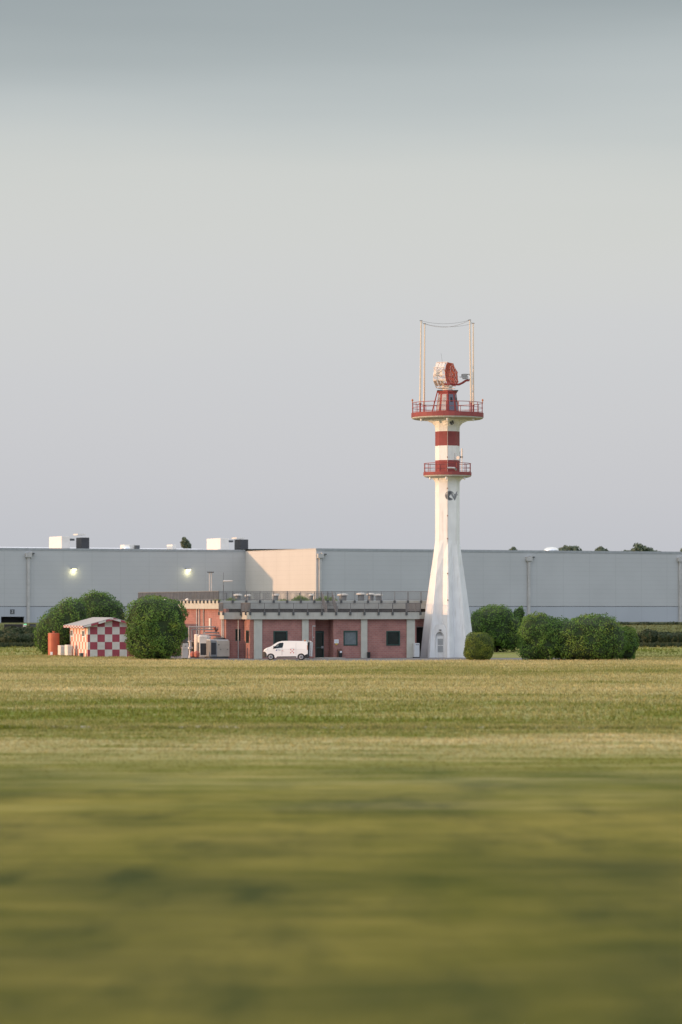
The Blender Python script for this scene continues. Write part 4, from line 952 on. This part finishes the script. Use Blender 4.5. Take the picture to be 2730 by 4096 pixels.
# dock number plate
u = UW(49, VB); z = ZP(2447, YW(u, VB)); pl = MB().box(u - .45, VB - .08, z - .45, u + .45, VB - .021, z + .45).build('dock_plate', M['dark_metal'], wh)
text_mesh('2', .8, M['cabinet'], 'dock_number', pl, (u, VB - .085, z), (R(90), 0, 0))

# ------------------------------------------------------------------ yard things on the far left
Yq = 521.; root = empty('trailer', (XP(54, Yq), Yq, gz(Yq)), R(4), 'low dark flatbed trailer parked before the left loading bay', 'trailer')
MB().box(-1.6, 0, .42, 1.6, 2.2, 1.02).build('body', M['black'], root, bevel=.04); MB().box(-1.3, .2, .28, 1.3, 2.0, .42).build('chassis', M['black'], root)
for x in (-1.15, 1.15): MB().bar((x - .12, .5, .3), (x + .12, .5, .3), .3, 14).build('wheel', M['rubber'], root)
root = empty('signal_cabinet', (XP(99, 519), 519, gz(519)), 0, 'short pale cabinet with a small green light by the loading bay', 'cabinet')
hh = ZP(2498, 519) - gz(519); MB().box(-.28, -.2, 0, .28, .2, hh).build('casing', M['gutter'], root, bevel=.02); MB().box(-.12, -.24, hh, .3, .1, hh + .07).build('light', M['greenglow'], root)
root = empty('waste_container', (XP(131, 524), 524, gz(524)), 0, 'black waste container half hidden by the leftmost shrub', 'container')
MB().prism([(-.42, .15), (.42, .15), (.52, .9), (-.52, .9)], 'y', -.35, .35).build('bin_body', M['dark_metal'], root); MB().box(-.55, -.4, .9, .55, .4, 1.0).build('lid', M['black'], root)
for x in (-.3, .3): MB().bar((x - .04, -.2, .09), (x + .04, -.2, .09), .09, 10).build('wheel', M['rubber'], root)

# ------------------------------------------------------------------ checkered hut
HY = 336.0; HX = XP(351, HY); hut = empty('checkered_hut', (HX, HY, 0), R(16.5), 'small gabled hut painted all over in red and white squares', 'hut')
Wd, Dp, Hw, Hr = 5.5, 9.8, 3.55, 4.28
MB().prism([(0, 0), (Wd, 0), (Wd, Hw), (Wd / 2, Hr), (0, Hw)], 'y', 0, Dp).build('wall', [M['checker'], M['glare_squares']], hut)
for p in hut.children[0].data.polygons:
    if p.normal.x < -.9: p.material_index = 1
mb = MB(); sl = (Hr - Hw) / (Wd / 2); ov = .62
for s in (0, 1):
    a = (-ov, Hw - sl * ov + .03) if s == 0 else (Wd + ov, Hw - sl * ov + .03); b = (Wd / 2, Hr + .03)
    p = [a, b, (b[0], b[1] + .05), (a[0], a[1] + .05)]; mb.prism(p if s == 0 else p[::-1], 'y', -.55, Dp + .5)
roof = mb.build('roof', M['hut_roof'], hut)
mb = MB()
for s in (0, 1):
    a = (-ov, Hw - sl * ov - .20) if s == 0 else (Wd + ov, Hw - sl * ov - .20); b = (Wd / 2, Hr - .20)
    mb.prism([a, b, (b[0], b[1] + .22), (a[0], a[1] + .22)], 'y', -.60, -.552)
mb.prism([(-ov - .04, Hw - sl * ov - .20), (-ov - .001, Hw - sl * ov - .20), (-ov - .001, Hw - sl * ov + .06), (-ov - .04, Hw - sl * ov + .06)], 'y', -.58, Dp + .48)
mb.build('fascia', M['checker'], roof)
for v0 in (1.55, 8.0):
    w = MB().box(-.07, v0 - .15, 2.18, -.002, v0 + 1.25, 2.95).build('window', M['sign'], hut); MB().box(-.09, v0, 2.3, -.071, v0 + 1.1, 2.85).build('shutter', M['metal'], w)
    mb = MB()
    for k in range(5): mb.box(-.10, v0 + .1 + k * .22, 2.3, -.091, v0 + .15 + k * .22, 2.85)
    mb.build('bars', M['dark_metal'], w)
root = empty('electrical_box', (XP(346, 335), 335., 0), R(16.5), 'small dark box on the ground at the near corner of the checkered hut', 'box')
MB().box(-.4, 1.3, 0, -.05, 2.0, .42).build('casing', M['dark_metal'], root, bevel=.02); MB().box(-.43, 1.25, .42, -.02, 2.05, .46).build('lid', M['metal'], root)
# orange tank, grey board and two outdoor units beside it
Yt = 345.; r_ = 46 * Yt / F / 2; zz = ZP(2532, Yt); root = empty('orange_tank', (XP(215, Yt), Yt, 0), 0, 'upright orange steel tank left of the checkered hut', 'tank')
MB().lathe([(r_, .06), (r_, zz - .12), (r_ * .97, zz - .03), (r_ * .85, zz)], n=28).build('shell', M['orange'], root, smooth_=False)
MB().lathe([(r_ + .025, .62), (r_ + .025, .68)], n=28).lathe([(r_ + .025, 1.9), (r_ + .025, 1.96)], n=28).lathe([(r_ + .03, 0), (r_ + .03, .1)], n=28).build('hoops', M['orange'], root)
MB().box(-r_ * .5, -r_ - .02, .1, -r_ * .1, -r_ * .83, .45).build('label_plate', M['sign'], root)
MB().lathe([(.12, 0), (.12, .15), (.2, .16), (.2, .2)], (0, 0, zz), 12).build('filler_cap', M['orange'], root)
root = empty('notice_board', (XP(246, 347), 347, 0), 0, 'narrow grey board with a red edge standing between orange tank and hut', 'board')
MB().box(-.28, 0, 1.0, .22, .05, 2.55).bar((-.2, .02, 0), (-.2, .02, 1.0), .03, 6).bar((.2, .02, 0), (.2, .02, 1.0), .03, 6).build('panel', M['cabinet'], root); MB().box(.225, -.01, 1.5, .36, .06, 2.45).build('edge', M['red_tower'], root)
def ac(px0, px1, pyt, Y, label):
    w = (px1 - px0) * Y / F; X = XP((px0 + px1) / 2, Y); h = ZP(pyt, Y); root = empty('outdoor_unit', (X, Y, 0), R(16.5), label, 'air conditioner', 'white outdoor units by the hut')
    d = 1.5
    MB().box(-w * .38, -.1, .12, w * .38, d, h).build('casing', M['unit_white'], root, bevel=.03); MB().box(-w * .3, -.05, 0, w * .3, d - .1, .12).build('feet', M['dark_metal'], root)
    MB().box(-w * .25, -.125, h * .3, w * .25, -.102, h * .85).build('grille', M['cabinet'], root)
ac(238, 262, 2582, 343.2, 'taller white outdoor unit next to the orange tank'); ac(266, 290, 2580, 341.0, 'white outdoor unit nearest the checkered wall')

# ------------------------------------------------------------------ plant yard left of the station
def S(px, Y): return (XP(px, Y), Y)
Yc = 330.
# box chiller
root = empty('chiller', (XP(843, 327.5), 327.5, 0), TH, 'boxy beige chiller with a dark grille beside its plain front panel', 'chiller')
hB = ZP(2563, 327.5); wB_ = (918 - 843) * 327.5 / F / ct
MB().box(.72, 0, .2, wB_, 2.8, hB).build('casing', M['beige'], root, bevel=.03); MB().box(.1, .1, 0, wB_ - .1, 2.7, .2).build('skid', M['dark_metal'], root)
MB().box(0, .03, .2, .719, 2.7, hB - .05).build('fan_section', M['metal'], root, bevel=.02); MB().box(.08, -.02, .42, .60, .029, hB - .22).build('grille', M['grille'], root)
MB().box(.05, .3, hB, wB_ - .05, 2.4, hB + .12).build('top_rim', M['cabinet'], root); MB().lathe([(.6, 0), (.62, .16), (.5, .18)], (wB_ * .62, 1.3, hB + .12), 20).build('fan_ring', M['dark_metal'], root)
MB().box(.85, -.02, hB - .50, .98, -.001, hB - .38).box(wB_ * .86, -.02, hB * .5, wB_ * .92, -.001, hB * .53).box(wB_ * .5, -.02, hB * .5, wB_ * .56, -.001, hB * .53).build('latches', M['dark_metal'], root)
# rounded chiller
root = empty('chiller', (XP(798, 329), 329, 0), R(8), 'taller white chiller with rounded top and framed black grille', 'chiller')
hC = ZP(2541, 329)
MB().prism([(0, 0), (.80, 0), (1.08, .12), (1.25, .38), (1.3, .7), (1.3, 3.0), (0, 3.0)], 'z', .12, hC - .32).build('casing', M['unit_white'], root, bevel=.03)
MB().prism([(-.02, -.03), (.80, -.03), (1.10, .10), (1.28, .36), (1.33, .7), (1.33, 3.02), (-.02, 3.02)], 'z', hC - .32, hC - .12).prism([(.1, .2), (.85, .2), (1.15, .7), (1.15, 2.9), (.1, 2.9)], 'z', hC - .12, hC).build('fan_housing', M['unit_white'], root, bevel=.05)
MB().box(.12, -.035, .34, .74, -.002, hC - .88).build('grille', M['grille'], root); MB().box(-.035, .3, .34, -.002, 2.7, hC - .8).build('grille', M['grille'], root)
MB().box(.04, -.06, .24, .82, -.004, .33).box(.04, -.06, hC - .88, .82, -.004, hC - .80).box(.04, -.06, .33, .11, -.004, hC - .88).box(.75, -.06, .33, .82, -.004, hC - .88).build('grille_frame', M['unit_white'], root)
# buffer tank
root = empty('buffer_tank', (XP(788, 331), 331, 0), 0, 'slim upright cream cylinder tank left of the chillers', 'tank')
hT = ZP(2537, 331); MB().lathe([(.28, .3), (.29, hT - .06), (.22, hT)], n=20).build('shell', M['cream_light'], root, smooth_=False); MB().lathe([(.2, 0), (.24, .3)], n=12).build('foot', M['dark_metal'], root)
for px, py, Y, s, lb in ((771, 2610, 330, .26, 'red pump lying left of the cream tank'), (788, 2616, 327.5, .30, 'larger red pump in front of the cream tank')):
    root = empty('pump', (XP(px, Y), Y, 0), 0, lb, 'pump', 'red circulation pumps')
    MB().lathe([(s * .5, 0), (s * .95, .1), (s, s * 1.5), (s * .6, s * 2.2), (s * .2, s * 2.4)], (0, 0, .12), 16).build('housing', M['pump'], root); MB().box(-s * .8, -.2, 0, s * .8, .2, .12).build('base', M['dark_metal'], root)
# pipework
root = empty('pipework', (XP(765, 331.5), 331.5, 0), 0, 'grey lagged pipes looping from valve stack to wall', 'pipework')
def PP(px, py, Y=331.5, dy=0): return (XP(px, Y) - XP(765, 331.5), dy, ZP(py, Y))
MB().tube([PP(757, 2570), PP(757, 2508), PP(862, 2508), PP(862, 2526, dy=1)], .085).build('outer_pipe', M['pipe'], root)
MB().tube([PP(768, 2570, dy=.2), PP(768, 2518, dy=.2), PP(861, 2518, dy=.2)], .075).build('inner_pipe', M['pipe'], root)
MB().tube([PP(820, 2537, dy=-.6), PP(822, 2530, dy=-.6), PP(876, 2531, dy=-.2), PP(877, 2540, dy=.5)], .075).build('short_pipe', M['pipe'], root)
MB().tube([PP(804, 2545, dy=-1.), PP(805, 2540, dy=-1.), PP(886, 2541, dy=-.6), PP(886, 2548, dy=0)], .085).build('low_pipe', M['pipe'], root)
zs = ZP(2612, 331.5)
MB().lathe([(.24, 0), (.2, .25), (.17, .3), (.17, .9), (.36, .95), (.36, 1.15), (.17, 1.2), (.19, 1.7), (.3, 1.72), (.3, 1.82), (.12, 1.85)], (XP(762, 331.5) - XP(765, 331.5), -.1, .02), 16).build('valve_stack', M['chrome'], root)
MB().box(-.1, .3, .05, .9, .8, 1.7).build('manifold', M['dark_metal'], root)
MB().tube([PP(858, 2508), PP(858, 2518, dy=.1)], .1).build('bend', M['pump'], root)
root = empty('meter_cabinet', (XP(740, 326), 326, 0), R(6), 'pale grey meter cabinet beside the big round shrub', 'cabinet')
hM = ZP(2574, 326); MB().box(-.32, -.2, .08, .32, .35, hM).build('casing', M['cabinet'], root, bevel=.02); MB().box(-.29, -.22, hM * .63, .29, -.201, hM * .64).box(-.02, -.22, hM * .8, .14, -.201, hM * .84).build('door_seam', M['dark_metal'], root); MB().box(-.28, -.15, 0, .28, .3, .08).build('plinth', M['dark_metal'], root)
MB().bar((.0, 0, hM), (.0, 0, hM + .35), .05, 6).bar((-.12, 0, hM), (-.12, 0, hM + .25), .03, 6).build('cable_entry', M['black'], root)
# cabinet between station and tower
Yk = 331.0; root = empty('switch_cabinet', (XP(1669, Yk), Yk, 0), TH, 'white switch cabinet between the last pillar and the tower foot', 'cabinet')
hK = ZP(2573, Yk); MB().box(-.30, 0, .1, .30, .5, hK).build('casing', M['cabinet'], root, bevel=.015); MB().box(-.12, -.012, hK - .2, -.02, -.001, hK - .12).box(.05, -.012, hK - .2, .2, -.001, hK - .12).build('vents', M['dark_metal'], root); MB().box(-.3, -.02, 0, .32, .5, .1).build('base', M['black'], root)

# ------------------------------------------------------------------ signs and bins by the door
def sta(name, u, v, label, cat, group=None): return empty(name, onst(u, v), TH, label, cat, group)
u = U(1346.5); root = sta('wall_sign', u, -.02, 'small white notice with a yellow warning tab on the brick beside the door', 'sign')
MB().box(-.24, -.02, 1.62, .24, .0, 2.02).build('plate', M['sign'], root); MB().prism([(-.17, 1.60), (.17, 1.60), (.06, 1.44), (-.06, 1.44)][::-1], 'y', -.02, 0).build('warning_tab', M['yellow'], root)
mb = MB()
for k, w in enumerate((.18, .2, .15)): mb.box(-w, -.024, 1.90 - k * .1, w, -.0205, 1.925 - k * .1)
mb.build('text_lines', M['ink'], root)
root = sta('ashtray_bin', U(1360, -.5), -.5, 'dark brown litter bin with a white label and rusty stand beside the door slab', 'bin')
MB().lathe([(.2, .12), (.24, .75), (.26, .78)], (.06, 0, 0), 14).build('bin_body', M['black'], root); MB().box(-.06, -.27, .60, .16, -.24, .78).build('label', M['sign'], root); MB().box(-.28, -.03, 0, -.22, .05, .95).box(-.25, -.02, 0, .3, .04, .06).build('stand', M['brown'], root); MB().lathe([(.28, .85), (.26, .93), (.1, .98)], (.06, 0, 0), 14).build('lid', M['brown'], root)
root = sta('litter_bin', U(1476, -.35), -.35, 'plain black litter bin at the foot of the third pillar', 'bin')
MB().lathe([(.15, 0), (.18, .55)], n=14).build('bin_body', M['black'], root); MB().lathe([(.2, .55), (.2, .62), (.12, .66)], n=14).build('lid', M['black'], root)

# ------------------------------------------------------------------ van
van = empty('parked_van', (XP(1053.5, 318.6), 318.6, 0), R(-2.0), 'white panel van parked nose left before the brick facade', 'van')
def wy(z): return .95 if z < 1.08 else .95 - .13 * (z - 1.08) / .9
ol = [(.04, .30), (.0, .52), (.04, .80), (.10, .98), (.17, 1.12), (.42, 1.27), (.82, 1.40), (1.22, 1.67), (1.58, 1.88), (1.92, 1.965), (2.7, 1.985), (4.2, 1.96), (4.55, 1.92), (4.64, 1.82), (4.68, 1.2), (4.69, .55), (4.66, .28), (4.43, .28)]
def archp(cx, r=.40): return [(cx + r * math.cos(t), .30 + r * math.sin(t)) for t in np.linspace(.05, math.pi - .05, 12)]
ol += archp(4.0) + [(3.58, .24), (1.28, .24)] + archp(.84) + [(.42, .28)]
mb = MB().prism(ol, 'y', -.95, .95)
for pz in (1.08, 1.4, 1.75):
    bmesh.ops.bisect_plane(mb.bm, geom=mb.bm.verts[:] + mb.bm.edges[:] + mb.bm.faces[:], plane_co=(0, 0, pz), plane_no=(0, 0, 1))
bmesh.ops.bisect_plane(mb.bm, geom=mb.bm.verts[:] + mb.bm.edges[:] + mb.bm.faces[:], plane_co=(.45, 0, 0), plane_no=(1, 0, 0))
for v in mb.bm.verts:
    s = 1 if v.co.y > 0 else -1; w = wy(v.co.z)
    if v.co.x < .45: w -= .16 * ((.45 - v.co.x) / .45) ** 1.5
    v.co.y = s * w
body = mb.build('body', M['van'], van); bv = body.modifiers.new('bevel', 'BEVEL'); bv.width = .05; bv.segments = 3; bv.limit_method = 'ANGLE'; bv.angle_limit = R(35)
def side(poly, name, m, par=None, off=.008, both=True):
    mb = MB()
    for s in ((-1, 1) if both else (-1,)):
        A = [mb.bm.verts.new((x, s * (wy(z) + off - (.16 * ((.45 - x) / .45) ** 1.5 if x < .45 else 0)), z)) for x, z in poly]; mb.bm.faces.new(A if s < 0 else A[::-1])
    bmesh.ops.triangulate(mb.bm, faces=mb.bm.faces); return mb.build(name, M[m], par or van, recalc=False)
def vc(x, y): return ((x - 60) / 273.6, (712 - y) / 273.6)
win = [vc(*p) for p in ((352, 388), (362, 368), (420, 310), (480, 258), (545, 222), (638, 215), (652, 232), (640, 300), (628, 350), (600, 360))]
side(win, 'side_window', 'glass')
ins = [vc(*p) for p in ((400, 372), (440, 320), (500, 262), (600, 240), (606, 340))]
side([vc(*p) for p in ((440, 345), (455, 300), (500, 262), (520, 275), (500, 330))], 'seat_seen_through_window', 'blind', off=.012, both=False)
mb = MB().prism([(-.02, .50), (.02, .80), (.10, .90), (.26, .86), (.40, .70), (.44, .50), (.415, .27), (.02, .27)][::-1], 'y', -.965, .965)
bmesh.ops.bisect_plane(mb.bm, geom=mb.bm.verts[:] + mb.bm.edges[:] + mb.bm.faces[:], plane_co=(.2, 0, 0), plane_no=(1, 0, 0))
for v in mb.bm.verts: v.co.y *= 1 - .165 * ((.45 - min(.45, v.co.x)) / .45) ** 1.5
mb.build('bumper', M['black'], van, bevel=.02)
side([vc(*p) for p in ((440, 640), (480, 606), (1018, 602), (1020, 638))], 'sill_moulding', 'black', off=.012)
side([vc(*p) for p in ((1240, 575), (1340, 530), (1347, 660), (1240, 650))], 'rear_bumper', 'black', off=.012)
side([vc(*p) for p in ((112, 462), (120, 420), (190, 385), (225, 385), (190, 440), (150, 475))], 'headlight', 'lens', off=.014)
side([vc(*p) for p in ((1318, 290), (1336, 290), (1340, 420), (1322, 420))], 'tail_light', 'amber', off=.012)
mb = MB()
for s in (-1, 1):
    for xa in (1.98, 3.45, 2.02):
        zz_ = (.50, .8, 1.08, 1.4, 1.80)
        for za, zb_ in zip(zz_, zz_[1:]): mb.quad((xa, s * (wy(za) + .006), za), (xa + .022, s * (wy(za) + .006), za), (xa + .022, s * (wy(zb_) + .006), zb_), (xa, s * (wy(zb_) + .006), zb_))
    mb.quad((2.0, s * (wy(1.12) + .006), 1.12), (4.4, s * (wy(1.12) + .006), 1.12), (4.4, s * (wy(1.135) + .006), 1.135), (2.0, s * (wy(1.135) + .006), 1.135))
mb.build('door_seams', M['gutter'], van)
# windscreen
mb = MB(); mb.quad((.92, -.76, 1.478), (.92, .76, 1.478), (1.52, .70, 1.872), (1.52, -.70, 1.872)); mb.build('windscreen', M['glass'], van)
mir = MB().box(1.12, -1.15, 1.22, 1.28, -.96, 1.45).build('mirror', M['black'], van, bevel=.03)
for cx in (.84, 4.0):
    for s in (-1, 1):
        t = MB().bar((cx, s * .93, .33), (cx, s * .70, .33), .33, 28).build('wheel', M['rubber'], van, bevel=.03)
        rm = MB().lathe([(.225, 0), (.225, .01), (.19, .02)], n=24); 
        for k in range(0): pass
        r_o = rm.build('rim', M['chrome'], t); r_o.rotation_euler = (R(90) * (1 if s < 0 else -1), 0, 0); r_o.location = (cx, s * .932, .33)
        hb_ = MB().lathe([(.09, 0), (.07, .03), (.03, .035)], n=14).build('hub', M['dark_metal'], t); hb_.rotation_euler = r_o.rotation_euler; hb_.location = (cx, s * .952, .33)
        mb = MB()
        for k in range(8):
            a = k * math.pi / 4; mb.bar((.14 * math.cos(a), .14 * math.sin(a), 0), (.14 * math.cos(a), .14 * math.sin(a), .004), .028, 8)
        hl = mb.build('rim_holes', M['black'], t); hl.rotation_euler = r_o.rotation_euler; hl.location = (cx, s * .953, .33)
MB().box(.5, -.68, .3, 4.5, .68, .6).build('underbody', M['black'], van)
MB().lathe([(.09, 0), (.09, .10), (.05, .15)], (4.38, -.45, 1.95), 12).build('beacon', M['amber'], van)
mb = MB()
for y in (-.62, -.25): mb.bar((4.82, y, .45), (4.95, y, 1.95), .05, 6)
for k in range(10): z = .5 + k * .155; mb.bar((4.83 + k * .012, -.62, z), (4.83 + k * .012, -.25, z), .04, 5); mb.bar((4.83 + k * .012, -.66, z), (5.12, -.62, z + .03), .035, 5)
for y in (-.6, .1, .5): mb.bar((5.03, y, .38), (5.10, y, 1.85), .065, 6)
mb.bar((4.7, -.5, 1.97), (5.0, -.5, 1.95), .04, 5)
mb.build('rear_rack', M['cabinet'], van); MB().box(4.70, -.78, .35, 4.80, .78, 1.85).build('rear_door', M['black'], van)
cyp = -(.95 + .012)
sq = .10
mb = MB()
for (i, j) in ((0, 0), (2, 0), (1, 1), (0, 2), (2, 2)):
    x, z = vc(858 + i * 41, 415 + j * 43); mb.box(x - sq / 2 * 1.1, cyp - .002, z - sq / 2, x + sq / 2 * 1.1, cyp + .008, z + sq / 2)
x0_, z0_ = vc(858, 415); x1_, z1_ = vc(940, 501); xc_, zc_ = vc(899, 458)
mb.build('chequer_emblem', M['van_red'], van)
mb = MB(); 
for (a, b) in ((832, 500),): pass
x_, z_ = vc(458, 445); mb.prism([(x_ - .10, z_), (x_ + .05, z_), (x_ + .05, z_ + .2)][::-1], 'y', cyp - .001, cyp + .01); mb.build('blue_triangle', M['blue'], van)
x_, z_ = vc(530, 425); text_mesh('TSA', .17, M['ink'], 'lettering', van, (x_, cyp, z_), (R(90), 0, 0))
x_, z_ = vc(628, 448); MB().prism([(x_ - .12, z_ + .03), (x_ + .02, z_ + .02), (x_ + .14, z_ - .03), (x_ - .02, z_ - .02)], 'y', cyp - .001, cyp + .008).build('swoosh', M['van_red'], van)
mb = MB(); x_, z_ = vc(842, 372)
for k in range(9): mb.box(x_ + k * .048, cyp - .001, z_ - .018, x_ + k * .048 + (.028 if k % 3 else .036), cyp + .006, z_ + .018)
mb.build('small_lettering', M['gutter'], van)
